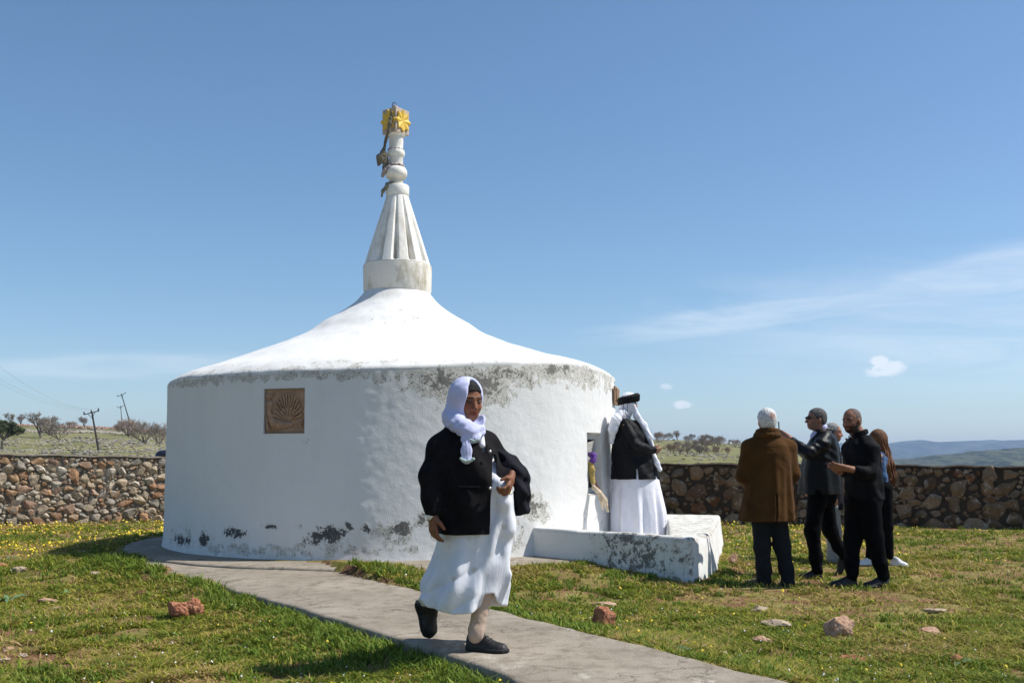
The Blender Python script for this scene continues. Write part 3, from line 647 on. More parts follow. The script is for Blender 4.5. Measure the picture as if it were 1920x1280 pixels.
# ================================================================ PLATFORM
def inset(P, d): return poly_sd(P, PLAT)+d
pf = Blob(); zlo = -.15
A2 = np.array([(1.45, 9.2), (1.99, 12.75), (1.9, 13.6), (1.25, 14.9), (3.6, 15.), (3.4, 10.0), (2.2, 9.2)])
def f_plat(P):
    bat = np.where(P[:, 0] > 1.9, .13, .03)*np.clip(P[:, 2], 0, .5)
    sd = poly_sd(P, PLAT)+bat; nz = .035*(fbm(P, 2.2, 3, 61)-.5)+.012*(fbm(P, 9, 3, 62)-.5)
    e = PB-PA; L = np.linalg.norm(e); nrl = np.array([e[1], -e[0]])/L; dfr = -((P[:, :2]-PA)@nrl)  # depth behind the front face
    if ((PLAT.mean(0)-PA)@nrl) > 0: dfr = -dfr
    top = np.where((dfr < .17) | (poly_sd(P, A2) < 0), .485, .31)
    blk2 = sst(0, .05, P[:, 1]-10.42-.25*(P[:, 0]-2.1))
    top = top-.05*sst(.0, .12, P[:, 0]-1.86)*(1-blk2)
    return np.sqrt(np.maximum(sd+.03, 0)**2+np.maximum(P[:, 2]-top+.03, 0)**2)+np.minimum(np.maximum(sd, P[:, 2]-top)+.03, 0)-.03+nz
pf.fn(f_plat, (0, 9.6, zlo), (3.2, 14.8, .52), .0)
def plat_attr(V):
    z = V[:, 2]; e = PB-PA; L = np.linalg.norm(e); s_ = ((V[:, :2]-PA)@e)/L/L; fr = np.abs(((V[:, 0]-PA[0])*e[1]-(V[:, 1]-PA[1])*e[0])/L) < .09
    pe = np.where(fr, .045+.10*sst(.25, .6, s_)+.07*np.exp(-((s_-.62)/.25)**2)*sst(.02, .2, z), .03); pe = np.where(fr, np.maximum(pe, .13*sst(.40, .47, z)*sst(.3, .5, s_)), pe)
    topm = (z > .44); pe = np.where(topm & ~fr, .11, pe); pe = np.where((V[:, 0] > 2.0) & (z < .43), .075, pe)
    return {'speck': np.where(fr, .02+.15*sst(.25, .6, s_), .05+.14*topm), 'peel': pe, 'dark': np.where(fr & (s_ > .4), .25, 0.), 'dirt': np.where(z < .10, .9*sst(.10, .0, z), 0)+topm*.5}
M_plat = limewash('flaking platform limewash', (.72, .715, .69))
plat = pf.build('masonry_platform', .022, M_plat, None, plat_attr)
tag(plat, 'low flaking white masonry platform jutting out from the right of the shrine', 'platform')
# ================================================================ STONE WALLS
ico = bmesh.new(); bmesh.ops.create_icosphere(ico, subdivisions=3, radius=1); ICO_V = np.array([v.co[:] for v in ico.verts]); ICO_F = np.array([[v.index for v in f.verts] for f in ico.faces]); ico.free()
ico = bmesh.new(); bmesh.ops.create_icosphere(ico, subdivisions=4, radius=1); ICO_V4 = np.array([v.co[:] for v in ico.verts]); ICO_F4 = np.array([[v.index for v in f.verts] for f in ico.faces]); ico.free()
ico = bmesh.new(); bmesh.ops.create_icosphere(ico, subdivisions=2, radius=1); IC2_V = np.array([v.co[:] for v in ico.verts]); IC2_F = np.array([[v.index for v in f.verts] for f in ico.faces]); ico.free()
def rock_pts(r, base=ICO_V, planes=9, rough=.10, k0=.50, k1=.85):
    V = base.copy()
    for _ in range(planes):
        d = nrm(r.normal(size=3)); k = r.uniform(k0, k1); e = V@d-k; V -= np.outer(np.maximum(e, 0), d)*.93
    V *= (1+rough*(fbm(V+r.uniform(0, 50, 3), 2.6, 4, 5, .6)-.5)*2)[:, None]; return V
M_stone = NT('wall field stones'); n = M_stone; a = n.noise(9, 6, .7); b_ = n.noise(38, 5, .75); c_ = n.attr('Col')
k = n.mix(n.ramp(a, .35, .65), c_, (.62, .58, .52), 'MULTIPLY'); k = n.mix(n.ramp(n.noise(6, 6, .7, dist=.4), .54, .64), k, (.36, .31, .25)); k = n.mix(n.ramp(b_, .60, .72), k, (.10, .07, .05))
M_stone = n.fin(k, .95, n.bump(b_, .8, .02, n.bump(a, .7, .04)), .15)
n = NT('rough grey mortar'); a = n.noise(11, 6, .7); b_ = n.noise(60, 4, .7)
M_mort = n.fin(n.mix(a, (.11, .092, .070), (.31, .26, .20)), 1, n.bump(n.math('ADD', a, b_), 1, .03), .1)
n = NT('shade-darkened mortar'); a = n.noise(11, 6, .7); b_ = n.noise(60, 4, .7)  # mortar colour taken near black to paint in the right wall's shade
M_mort_shade = n.fin(n.mix(a, (.030, .022, .017), (.10, .078, .058)), 1, n.bump(n.math('ADD', a, b_), 1, .03), .1)
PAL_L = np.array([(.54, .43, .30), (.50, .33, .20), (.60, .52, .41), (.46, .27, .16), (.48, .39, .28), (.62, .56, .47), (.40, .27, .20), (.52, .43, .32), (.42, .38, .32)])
PAL_R = np.array([(.34, .27, .19), (.30, .21, .14), (.38, .31, .24), (.27, .15, .09), (.29, .24, .18), (.40, .34, .27), (.24, .17, .12), (.33, .26, .19), (.27, .24, .20)])  # right wall stones, toned down for the shade on that face
def stone_wall(label, A, B, zA, zB, seed, thick=.42, smin_=.05, smax=.15, palk=1.0, gap=.9, PAL=None, mort=None):
    A = np.array(A, float); B = np.array(B, float); e = B-A; L = np.linalg.norm(e); u = e/L; nr = np.array([u[1], -u[0]])
    if nr[1] > 0: nr = -nr                                 # the face towards the yard
    root = empty('stone_wall', (A[0], A[1], 0), label, 'wall'); r = np.random.default_rng(seed)
    m = int(L/.035); mz = 40; S_, Z_ = np.meshgrid(np.linspace(0, L, m), np.linspace(0, 1, mz), indexing='ij'); top = zA+(zB-zA)*S_/L
    top = top+.05*(fbm(np.stack([S_, 0*S_, 0*S_], -1), 2.0, 4, seed)-.5); Zw = -.25+(top+.25)*Z_
    d = -.012+.065*(fbm(np.stack([S_, 0*S_, Zw], -1), 6, 4, seed+1)-.5)
    def at(s, dd, z): return np.stack([A[0]+u[0]*s+nr[0]*dd, A[1]+u[1]*s+nr[1]*dd, z], -1)
    V = at(S_, thick/2+d, Zw).reshape(-1, 3); i = np.arange(m*mz).reshape(m, mz); Fq = [np.stack([i[:-1, :-1], i[1:, :-1], i[1:, 1:], i[:-1, 1:]], -1).reshape(-1, 4)]
    bs = np.linspace(0, 1, 7); tp = [at(S_[:, -1], (thick/2+.02)*(1-2*q)+.02*(fbm(np.stack([S_[:, -1], 0*S_[:, -1]+q*3, 0*S_[:, -1]], -1), 6, 3, 2)-.5), top[:, -1]+.03*math.sin(math.pi*q)+.035*(fbm(np.stack([S_[:, -1], 0*S_[:, -1]+q*2, 0*S_[:, -1]], -1), 5, 3, seed+3)-.5)) for q in bs]
    tp.append(at(S_[:, 0], -thick/2, -.25*np.ones(m))); T = np.vstack(tp); j = np.arange(len(T)).reshape(len(tp), m)+m*mz; j = np.vstack([i[:, -1][None], j])
    Fq.append(np.stack([j[:-1, :-1], j[:-1, 1:], j[1:, 1:], j[1:, :-1]], -1).reshape(-1, 4))
    mesh_obj('mortar', local(np.vstack([V, T]), root), np.vstack(Fq), mort or M_mort, root)
    pts = []; fr = []
    zt = lambda s: zA+(zB-zA)*s/L
    tries = 0; cell = {}
    for size_lo, size_hi, N in ((smax*.75, smax, 4500), (smax*.45, smax*.7, 14000), (smin_, smax*.42, 40000)):
        for _ in range(N):
            s = r.uniform(-.05, L+.05); z = r.uniform(-.06, 1)*zt(s) if True else 0; z = -.04+(zt(s)+.02)*r.random(); q = r.uniform(size_lo, size_hi)
            if z+q*.85 > zt(s)-.015: continue
            cx_, cz_ = int(s/.3), int(z/.3+5); ok = True
            for da in (-1, 0, 1):
                for db in (-1, 0, 1):
                    for (s2_, z2_, q2_) in cell.get((cx_+da, cz_+db), ()):
                        if ((s-s2_)/1.2)**2+((z-z2_)*1.12)**2 < (gap*(q+q2_))**2: ok = False; break
                    if not ok: break
                if not ok: break
            if ok: cell.setdefault((cx_, cz_), []).append((s, z, q)); pts.append((s, z, q))
    VV = []; FF = []; CC = []; o_ = 0
    for (s, z, q) in pts:
        base, fc = (ICO_V, ICO_F) if q > .07 else (IC2_V, IC2_F)
        p = rock_pts(r, base, 16, .26, .38, .70)*np.array([1.28, .60, 1.0])*q*1.26; an = r.uniform(-.6, .6); ca, sa = math.cos(an), math.sin(an)
        p = np.stack([p[:, 0]*ca-p[:, 2]*sa, p[:, 1], p[:, 0]*sa+p[:, 2]*ca], 1)
        ctr = at(np.array(s), thick/2-.14*q-.002+r.uniform(-.012, .012), np.array(z)); w3 = ctr+np.outer(p[:, 0], [u[0], u[1], 0])+np.outer(p[:, 1], [nr[0], nr[1], 0])+np.outer(p[:, 2], [0, 0, 1])
        c = PAL[r.integers(len(PAL))]*r.uniform(.75, 1.12)*palk; VV.append(w3); FF.append(fc+o_); CC.append(np.tile(c, (len(p), 1))); o_ += len(p)
    mesh_obj('stones', local(np.vstack(VV), root), np.vstack(FF), M_stone, root, False, {'Col': np.vstack(CC)})
    return root
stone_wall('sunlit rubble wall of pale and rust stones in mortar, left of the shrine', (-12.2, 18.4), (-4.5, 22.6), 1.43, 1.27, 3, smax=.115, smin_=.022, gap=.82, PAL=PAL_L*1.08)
stone_wall('shaded rubble wall of brown field stones behind the group of people', (-4.5, 22.6), (15.5, 16.9), 1.27, 1.08, 4, smax=.19, smin_=.032, gap=.84, PAL=PAL_R*np.array([.78, .68, .60]), mort=M_mort_shade)  # stone tones lowered again, so the wall's shade sits in its colour
# ================================================================ GROUND COVER
def free(P, m=.0):
    r = np.hypot(P[:, 0]-DC[0], P[:, 1]-DC[1]); return (poly_sd(P, PATH) > m) & (r > 3.86+m+.05*np.sin(np.arctan2(P[:, 1]-DC[1], P[:, 0]-DC[0])*11)-.28*np.clip(-(P[:, 0]-DC[0])/r, 0, 1)) & (poly_sd(P, PLAT) > m)
def fan(N, y0, y1, r, k=2.0, lim=.60):
    # density falls with distance as it does in the picture
    t = r.random(N); y = (y0**(1-k)+(y1**(1-k)-y0**(1-k))*t)**(1/(1-k)) if k != 1 else y0*(y1/y0)**t
    x = r.uniform(-lim, lim, N)*y; return np.stack([x, y, 0*x], 1)
def leafmat(name):
    n = NT(name); c = n.attr('Col'); n.fin(c, .75, None, .25)
    tr = n.t.nodes.new('ShaderNodeBsdfTranslucent'); n.L(n.mix(.5, c, (.20, .26, .03)), tr.inputs[0]); mx_ = n.t.nodes.new('ShaderNodeMixShader'); mx_.inputs[0].default_value = .28
    n.L(n.b.outputs[0], mx_.inputs[1]); n.L(tr.outputs[0], mx_.inputs[2]); n.L(mx_.outputs[0], n.out.inputs[0]); return n.m
M_leaf = leafmat('grass blades')
def blades(P, H, Wd, colr, r, lean=.5, seg=2, name='grass'):
    n_ = len(P); a = r.uniform(0, 2*math.pi, n_); d = np.stack([np.cos(a), np.sin(a), 0*a], 1); sd_ = np.stack([-np.sin(a+r.normal(0, .5, n_)), np.cos(a), 0*a], 1)*Wd[:, None]/2
    le = (lean*H*r.random(n_))[:, None]*d; up = np.array([0, 0, 1.])
    b0 = P-sd_; b1 = P+sd_; m0 = P+le*.35+up*H[:, None]*.6-sd_*.8; m1 = m0+sd_*1.6; t = P+le*1.3+up*H[:, None]
    V = np.stack([b0, b1, m1, m0, t], 1).reshape(-1, 3); i = np.arange(n_)[:, None]*5
    Fq = np.vstack([i+[0, 1, 2, 2], ])
    T = np.vstack([i+[0, 1, 2], i+[0, 2, 3], i+[3, 2, 4]]); cc = np.repeat(colr, 5, axis=0); return V, T, cc
def greens(P, r, dry=.5, seed=71):
    n_ = len(P); A = np.array([(.105, .150, .012), (.185, .225, .016), (.29, .28, .030), (.38, .31, .065), (.40, .255, .12)])
    f = .6*fbm(P, 1.1, 4, seed)+.4*fbm(P, 7, 3, seed+2)+.30*(dry-.5)+r.normal(0, .15, n_); t = np.clip((f-.31)/.40, 0, .999)*4; i = t.astype(int); w_ = (t-i)[:, None]
    return (A[i]*(1-w_)+A[np.minimum(i+1, 4)]*w_)*r.uniform(.6, 1.4, n_)[:, None]
r = np.random.default_rng(11)
P = fan(1200000, 4.3, 24, r, 2.0, .80); P = P[free(P, .0)]; bare = fbm(P, 1.7, 4, 77); keep = ((bare < .505) | (r.random(len(P)) < .10)) & (fbm(P, 9, 2, 79)+.25*r.random(len(P)) > .44); P = P[keep]
P[:, 2] = ground_z(P[:, 0], P[:, 1]); dist = P[:, 1]
dens = .55*fbm(P, .9, 4, 78)+.45*fbm(P, 8, 3, 80); dry = .55-.25*sst(11, 18, dist)
H = (.008+.024*r.random(len(P))**1.5)*(.45+1.35*np.clip(dens*2.0-.5, 0, 1))*(1+.04*dist); Wd = (.0035+.0007*dist)*r.uniform(.7, 1.4, len(P))
V1, T1, C1 = blades(P, H, Wd*1.05, greens(P, r, dry), r, 2.6)
# fresh clumps of broader leaves
P = fan(5200, 4.3, 22, r, 1.8); P = P[free(P, .02)]; P = P[fbm(P, .8, 3, 81)+.1*r.random(len(P)) > .52]; cl = []; Hs = []
# lush strip at the foot of the walk's left edge and right edge
for L_, sg, N in ((path_L, -1, 430), (path_R, 1, 220)):
    L_ = np.array(L_)[:10]; t = r.random(N)*(len(L_)-1.001); i = t.astype(int); q = L_[i]+(L_[i+1]-L_[i])*(t-i)[:, None]; q = q+np.stack([sg*r.gamma(1.4, .13, N), -r.uniform(0, .04, N)], 1); P = np.vstack([P, np.c_[q, np.zeros(N)]])
for cx_, cy_, N, s_ in ((-1.5, 10.7, 30, .12), (.35, 11.2, 30, .2), (1.2, 10.0, 22, .25), (2.1, 9.9, 40, .25), (-.45, 7.9, 14, .1), (.35, 10.6, 40, .3), (-4.1, 10.4, 40, .3)):
    P = np.vstack([P, np.c_[cx_+r.normal(0, s_, N), cy_+r.normal(0, s_*.5, N), np.zeros(N)]])
P = P[free(P, .008)]; k = r.integers(14, 34, len(P)); Q = np.repeat(P, k, axis=0)+np.c_[r.normal(0, .030, (k.sum(), 2)), np.zeros(k.sum())]
ok = free(Q, .0); Q = Q[ok]; Q[:, 2] = ground_z(Q[:, 0], Q[:, 1]); hh = r.uniform(.012, .055, len(Q))*(1+.35*(np.abs(poly_sd(Q, PATH)) < .35))*r.uniform(.6, 1.2, len(Q))*(1+.02*Q[:, 1]); lc = np.array([(.085, .145, .014), (.130, .195, .020), (.185, .240, .038)])[r.integers(0, 3, len(Q))]*r.uniform(.75, 1.35, len(Q))[:, None]
V2, T2, C2 = blades(Q, hh, r.uniform(.006, .014, len(Q))*(1+.02*Q[:, 1]), lc, r, 1.1)
T2 = T2+len(V1); tag(mesh_obj('grass', np.vstack([V1, V2]), np.vstack([T1, T2]), M_leaf, None, False, {'Col': np.vstack([C1, C2])}), 'short patchy spring grass and weeds over red earth', 'grass', kind='stuff')
# strappy grey-green leaves at lower left and a few broad ones by the walk
# flowers
def flowers(name, P, sz, colr, label, hgt):
    P = P[free(P, .02)]; n_ = len(P); P[:, 2] = ground_z(P[:, 0], P[:, 1])+hgt*r.uniform(.5, 1.3, n_); s = (sz*r.uniform(.6, 1.3, n_))[:, None]; VV = []; 
    a0 = r.uniform(0, 6.28, n_); ti = r.normal(0, .5, (n_, 2)); V = [P+np.array([0, 0, .003])]
    for i in range(6):
        a = a0+i*math.pi/3; q = np.stack([np.cos(a), np.sin(a), np.zeros(n_)], 1); q[:, 2] = ti[:, 0]*q[:, 0]+ti[:, 1]*q[:, 1]-.5*.9; V.append(P+s*q)
    V = np.stack(V, 1).reshape(-1, 3); i = np.arange(n_)[:, None]*7; T = np.vstack([i+[0, 1+j, 1+(j+1) % 6] for j in range(6)])
    tag(mesh_obj(name, V, T, colr, None, False), label, 'flowers', kind='stuff')
M_yel = plain('yellow petals', (.78, .56, .012), .6, .15); M_pet = plain('white petals', (.75, .74, .72), .6)
P1 = fan(8200, 12.0, 21, r, 1.0); f = fbm(P1, .7, 3, 90); wl = sst(14, 19, P1[:, 1]+np.where(P1[:, 0] < -3, 1.5, 0))*.80+.26; P1 = P1[(r.random(len(P1)) < wl*sst(.36, .6, f)*1.3)]
P2 = fan(420, 4.6, 13, r, 1.2); P2 = P2[fbm(P2, .6, 3, 91) > .50]; P2 = P2[(P2[:, 0] > 0) | (r.random(len(P2)) < .35)]
PF = np.vstack([P1, P2]); PF = PF[free(PF, .02)]; flowers('yellow_wildflowers', PF, np.clip(.0055+.0006*PF[:, 1], 0, .014), M_yel, 'small yellow wildflowers scattered through the grass', .07)
P3 = fan(900, 4.8, 18, r, 1.2); P3 = P3[fbm(P3, .9, 3, 92) > .5]; flowers('white_wildflowers', P3, np.r_[.006], M_pet, 'tiny white wildflowers scattered through the grass', .04)
# ---- loose rocks, each a thing of its own
def rockmat(name, a, b):
    n = NT(name); f = n.noise(16, 6, .7); g = n.noise(70, 4, .7); k = n.mix(n.ramp(f, .35, .65), a, b); k = n.mix(n.ramp(g, .6, .7), k, tuple(x*.35 for x in a)); return n.fin(k, .95, n.bump(g, .7, .008, n.bump(f, .7, .02)), .1)
M_red = rockmat('red earth rock', (.27, .10, .055), (.46, .22, .13)); M_pink = rockmat('pinkish limestone', (.36, .20, .13), (.56, .38, .27)); M_pale = rockmat('pale limestone', (.34, .25, .17), (.52, .42, .31))
def rock(px, py, wpx, hpx, mat, label, seed, z0=.02, dy=.8, n2=None):
    r_ = np.random.default_rng(seed); g0 = G(px, py+hpx*.30, z0); Y = g0[1]; hw = wpx/F*Y/2; hh = hpx/F*Y/2
    p = rock_pts(r_, ICO_V4, 9, .34, .45, .8)*np.array([hw, hw*dy, hh])*1.38; q = rock_pts(r_, ICO_V4, 8, .42, .5, .8)
    Vv = [p]; Ff = [ICO_F4]
    if n2: Vv = [p*[.62, .8, .85]-[hw*.42, 0, hh*.10], q*np.array([hw*.55, hw*.5, hh*1.0])+[hw*.48, 0, hh*.08]]; Ff = [ICO_F4, ICO_F4+len(ICO_V4)]
    o = mesh_obj('rock', np.vstack(Vv), np.vstack(Ff), mat, None, False); o.location = (g0[0], g0[1], float(ground_z(g0[0], g0[1]))+hh*.80)
    o.rotation_euler = (0, 0, 0); return tag(o, label, 'rock', 'loose rocks in the grass')
rock(348, 1146, 62, 38, M_red, 'rust-red double lump of rock in the grass left of the path', 1, n2=True)
rock(1579, 1176, 46, 50, M_pink, 'largest pinkish rounded boulder in the grass at right', 2)
rock(1135, 1150, 32, 44, M_red, 'jagged upright red rock just beyond the path in weeds', 3, .08)
rock(1750, 1143, 42, 9, M_pale, 'thin flat pale slab stone in the right-hand grass', 5, dy=.35)
rock(1424, 1137, 22, 18, M_pale, 'small pale stone below the brown-coated man', 6); rock(1455, 1166, 42, 16, M_pale, 'low long pale stone between the boulder and the path', 7)
rock(1427, 1196, 30, 14, M_pink, 'small pink stone in the grass left of the round boulder', 8); rock(1745, 1180, 30, 14, M_pink, 'flat pink stone to the right of the round boulder', 9)
rock(1130, 1121, 38, 10, M_pink, 'low pink stone in front of the masonry platform', 10, .06); rock(1350, 1227, 26, 10, M_pale, 'pale stone beside the lower right path edge', 11)
rock(38, 1068, 22, 10, M_pale, 'small tan stone near the far left shadow tip', 12); rock(88, 1122, 28, 12, M_pink, 'orange stone beside strappy leaves at far left', 13); rock(112, 1136, 20, 6, M_pale, 'white flat chip just right of the orange stone', 14)
rock(266, 1116, 26, 9, M_red, 'elongated brick-red stone lying behind the double rock', 15, dy=.35); rock(178, 1085, 18, 7, M_pale, 'little pale stone in the bare patch at left', 16); rock(4, 1058, 20, 8, M_red, 'red stone cut by the left picture edge', 17)
rock(16, 1212, 18, 9, M_pink, 'small stone on top of the bare earth patch at lower left', 18); rock(40, 1222, 16, 8, M_pale, 'white-grey stone right side of the bare patch', 19); rock(8, 1232, 18, 8, M_pale, 'pale stone on the dark earth at the lower left corner', 20); rock(1790, 1232, 26, 12, M_red, 'dark red stone in the lower right grass', 21); rock(1600, 1228, 40, 10, M_red, 'low red clod below the round boulder', 22); rock(1375, 1058, 14, 20, M_pink, 'orange stone behind the brown-coated man near the platform', 23)
# broad strappy leaf plants
M_strap = plain('grey green strap leaf', (.11, .19, .085), .6, .2)
def strap(px, py, nl, L, label, seed, z0=0.02):
    r_ = np.random.default_rng(seed); g = G(px, py, z0); V = []; Fc = []; o_ = 0
    for i in range(nl):
        a = r_.uniform(0, 6.28); l = L*r_.uniform(.6, 1.1); t = np.linspace(0, 1, 7); w_ = .018*np.sin(math.pi*np.clip(t*.9+.08, 0, 1)); x = l*t*.8; z = l*(.75*t-.65*t*t)
        c = np.stack([x*math.cos(a), x*math.sin(a), z], 1); s_ = np.array([-math.sin(a), math.cos(a), .3]); V += [c-np.outer(w_, s_), c+np.outer(w_, s_)-[0, 0, .003]]; Fc += [(o_+j, o_+j+1, o_+8+j, o_+7+j) for j in range(6)]; o_ += 14
    o = mesh_obj('leafy_plant', np.vstack(V), Fc, M_strap); o.location = (g[0], g[1], float(ground_z(g[0], g[1]))); return tag(o, label, 'plant', 'low leafy plants')
strap(12, 1125, 7, .26, 'grey-green strap-leaved plant at the far left edge', 1); strap(120, 1112, 5, .20, 'strap-leaved plant just right of the orange stone', 2); strap(20, 1046, 6, .2, 'strap-leaved plant in the yellow flowers at far left', 3)
strap(1255, 1222, 9, .16, 'broad-leaved weed sprouting beside the right edge of the path', 4, .08); strap(1195, 1196, 7, .12, 'small broad-leaved weed near the jagged red rock', 5, .08); strap(1795, 1240, 5, .16, 'upright leafy weed in the lower right grass', 6)
# ================================================================ HILLSIDE ROCKS, TREES, POLES, CAR
r = np.random.default_rng(5); VV = []; FF = []; CC = []; o_ = 0; bm = bmesh.new(); bmesh.ops.create_icosphere(bm, subdivisions=1, radius=1); I1 = np.array([v.co[:] for v in bm.verts]); F1 = np.array([[v.index for v in f.verts] for f in bm.faces]); bm.free()
rk = []
for _ in range(9500):
    y = 38*(262/38)**r.random(); px = r.choice([r.uniform(-60, 340), r.uniform(1180, 1720)], p=[.55, .45]); x = (px-960)/F*y
    f = fbm(np.array([[x, y*.6, 0]]), .06, 3, 15)[0]
    if r.random() > sst(.40, .62, f)+.12: continue
    rk.append((x, y, r.uniform(.05, .20)*(.6+y/190), 0))
for t in np.linspace(0, 1, 900): y = 205+6*math.sin(t*9)+r.normal(0, 2.0); px = -40+270*t; rk.append(((px-960)/F*y, y, r.uniform(.2, .5), 1))
for t in np.linspace(0, 1, 1100): y = 240+r.normal(0, 3.0); px = 20+330*t; rk.append(((px-960)/F*y, y, r.uniform(.2, .5), 2))
for (x, y, s_, kd) in rk:
    p = I1*(1+.35*r.normal(size=(len(I1), 1)).clip(-1, 1))*np.array([1.3, 1, .6])*s_; z = float(ground_z(x, y)); VV.append(p+[x, y, z+s_*.15]); FF.append(F1+o_); o_ += len(I1)
    c = np.array([(.30, .27, .22), (.36, .32, .26), (.34, .22, .16)][kd])*r.uniform(.6, 1.15); CC.append(np.tile(c, (len(I1), 1)))
n = NT('hillside rock'); M_hr = n.fin(n.attr('Col'), .95, None, .1)
tag(mesh_obj('hillside_rocks', np.vstack(VV), np.vstack(FF), M_hr, None, False, {'Col': np.vstack(CC)}), 'grey and reddish rocks strewn over the green hillside', 'rocks', kind='stuff')
M_bark = plain('grey bark', (.115, .095, .080), .95, .3, 12, .4)
def twig_mat(name, c): n = NT(name); a = n.noise(3, 3); return n.fin(n.mix(a, tuple(x*.7 for x in c), tuple(x*1.3 for x in c)), .95, None, .1)
M_twig = twig_mat('grey brown twigs', (.27, .225, .185)); M_twr = twig_mat('reddish twigs', (.28, .20, .15)); M_ever = twig_mat('olive evergreen leaves', (.075, .090, .035))
def tree_proto(name, seed, mat, style='tree', leaf=0):
    r_ = np.random.default_rng(seed); root = empty(name, (0, 0, 0)); b = MB(); tw = MB()
    def grow(p, d, L, rad, lev):
        n_ = 4; pts = [p]; 
        for i in range(n_): d = nrm(d+r_.normal(0, .14, 3)+[0, 0, .04]); pts.append(pts[-1]+d*L/n_)
        (b if lev < 2 else tw).tube(pts, np.maximum(np.linspace(rad, rad*.6, n_+1), .0165), 5 if lev < 2 else 3, False)
        if lev >= 5: return
        for c in range([5, 4, 4, 3, 3][lev] if style == 'tree' else [4, 4, 4, 3, 2][lev]):
            q = pts[r_.integers(2, n_+1)] if c else pts[-1]; a = nrm(r_.normal(size=3)); a[2] = abs(a[2])*.6; grow(q, nrm(d*.75+a*.75), L*r_.uniform(.58, .78), rad*.52, lev+1)
    if style == 'tree': grow(np.zeros(3)-[0, 0, .2], np.array([0, 0, 1.]), 1.25, .14, 0)
    else:
        for i in range(7): a = r_.uniform(0, 6.28); grow(np.array([.12*math.cos(a), .12*math.sin(a), -.1]), nrm([.55*math.cos(a), .55*math.sin(a), 1]), 1.35, .055, 1 if i else 1)
    b.build('trunk', M_bark, root); 
    if leaf:
        V = np.vstack(tw.v); V = V[r_.integers(0, len(V), leaf)]+r_.normal(0, .08, (leaf, 3)); s_ = .07; q = r_.normal(0, s_, (leaf, 3, 3)); V3 = (V[:, None]+q).reshape(-1, 3); lb = MB(); lb.add(V3, np.arange(leaf*3).reshape(-1, 3))
        lb.build('crown', M_ever, root)
        tw.build('twigs', M_twig, root)
    else: tw.build('crown', mat, root)
    V = np.vstack([np.array([v.co[:] for v in c.data.vertices]) for c in root.children]); root['h'] = float(np.percentile(V[:, 2], 99.5)); return root
protos = {'a': tree_proto('bare_tree', 1, M_twig), 'b': tree_proto('bare_tree', 2, M_twig), 'c': tree_proto('bare_bush', 3, M_twig, 'bush'), 'd': tree_proto('bare_bush', 4, M_twr, 'bush'), 'e': tree_proto('evergreen_tree', 5, M_twig, 'tree', 5000)}
used_p = {}
def put_tree(kind, px, ytop, Y, hpx, label, group='bare trees on the hillsides', wk=1.0):
    src = protos[kind]; first = kind not in used_p
    if first: o = src; used_p[kind] = 1
    else:
        o = src.copy(); col.objects.link(o)
        for ch in src.children: c = ch.copy(); col.objects.link(c); c.parent = o
    x = (px-960)/F*Y; h = hpx/F*Y; z = float(ground_z(x, Y)); s_ = h/src['h']; o.location = (x, Y, z); o.scale = (s_*wk, s_*wk, s_); o.rotation_euler = (0, 0, random.random()*6.28)
    tag(o, label, 'bush' if kind in 'cd' else 'tree', group)
    return o
for a in [('e', 2, 0, 120, 56, 'dark evergreen tree cut by the left picture edge', 1.2), ('a', 22, 0, 235, 24, 'small bare tree close beside the dark evergreen', 1), ('b', 38, 0, 240, 22, 'tiny bare tree between the evergreen and the broad bare tree', 1),
          ('b', 76, 0, 175, 47, 'broad grey bare tree standing left of the leaning poles', 1.15), ('a', 92, 0, 185, 36, 'bare tree overlapping the right side of the broad bare tree', 1), ('c', 112, 0, 165, 34, 'rounded bare bush next to the broad bare tree', 1.3), ('a', 158, 0, 232, 22, 'lone small bare tree left of the front pole top', 1),
          ('d', 240, 0, 195, 33, 'reddish bare bush at the foot of the leaning pole', 1.5), ('d', 222, 0, 215, 18, 'low reddish bush left of the taller reddish bush', 1.3), ('c', 272, 0, 150, 42, 'many-stemmed bare bush right of the poles', 1.1), ('c', 298, 0, 150, 40, 'bare bush partly hidden by the left side of the shrine', 1.1), ('d', 132, 0, 230, 14, 'low brown bush on the skyline between the bush and the lone small tree', 1.6)]:
    put_tree(a[0], a[1], a[2], a[3], a[4], a[5], wk=a[6])
for i, a in enumerate([('a', 1232, 15, 'skyline bare tree touching the black jacket sleeve'), ('c', 1252, 14, 'leftmost rounded skyline tree on the right-hand hill'), ('b', 1270, 18, 'tallest bare tree on the right-hand skyline'), ('a', 1298, 13, 'lone skyline tree in the middle of the right-hand hill'),
          ('b', 1322, 12, 'first of the close trio of skyline trees'), ('a', 1334, 13, 'middle of the close trio of skyline trees'), ('b', 1347, 13, 'last of the close trio of skyline trees'), ('a', 1368, 8, 'tiny skyline tree left of the white-haired man')]):
    put_tree(a[0], a[1], 0, 246, a[2], a[3], wk=1.2)
r = np.random.default_rng(8)
for i in range(44):
    px = r.uniform(1225, 1420) if i < 32 else r.uniform(1490, 1700); Y = r.uniform(120, 225); put_tree('cda'[i % 3], px, 0, Y, r.uniform(10, 22), 'small bare bush on the grassy slope of the right-hand hill', 'bare bushes on the right-hand slope', 1.2)
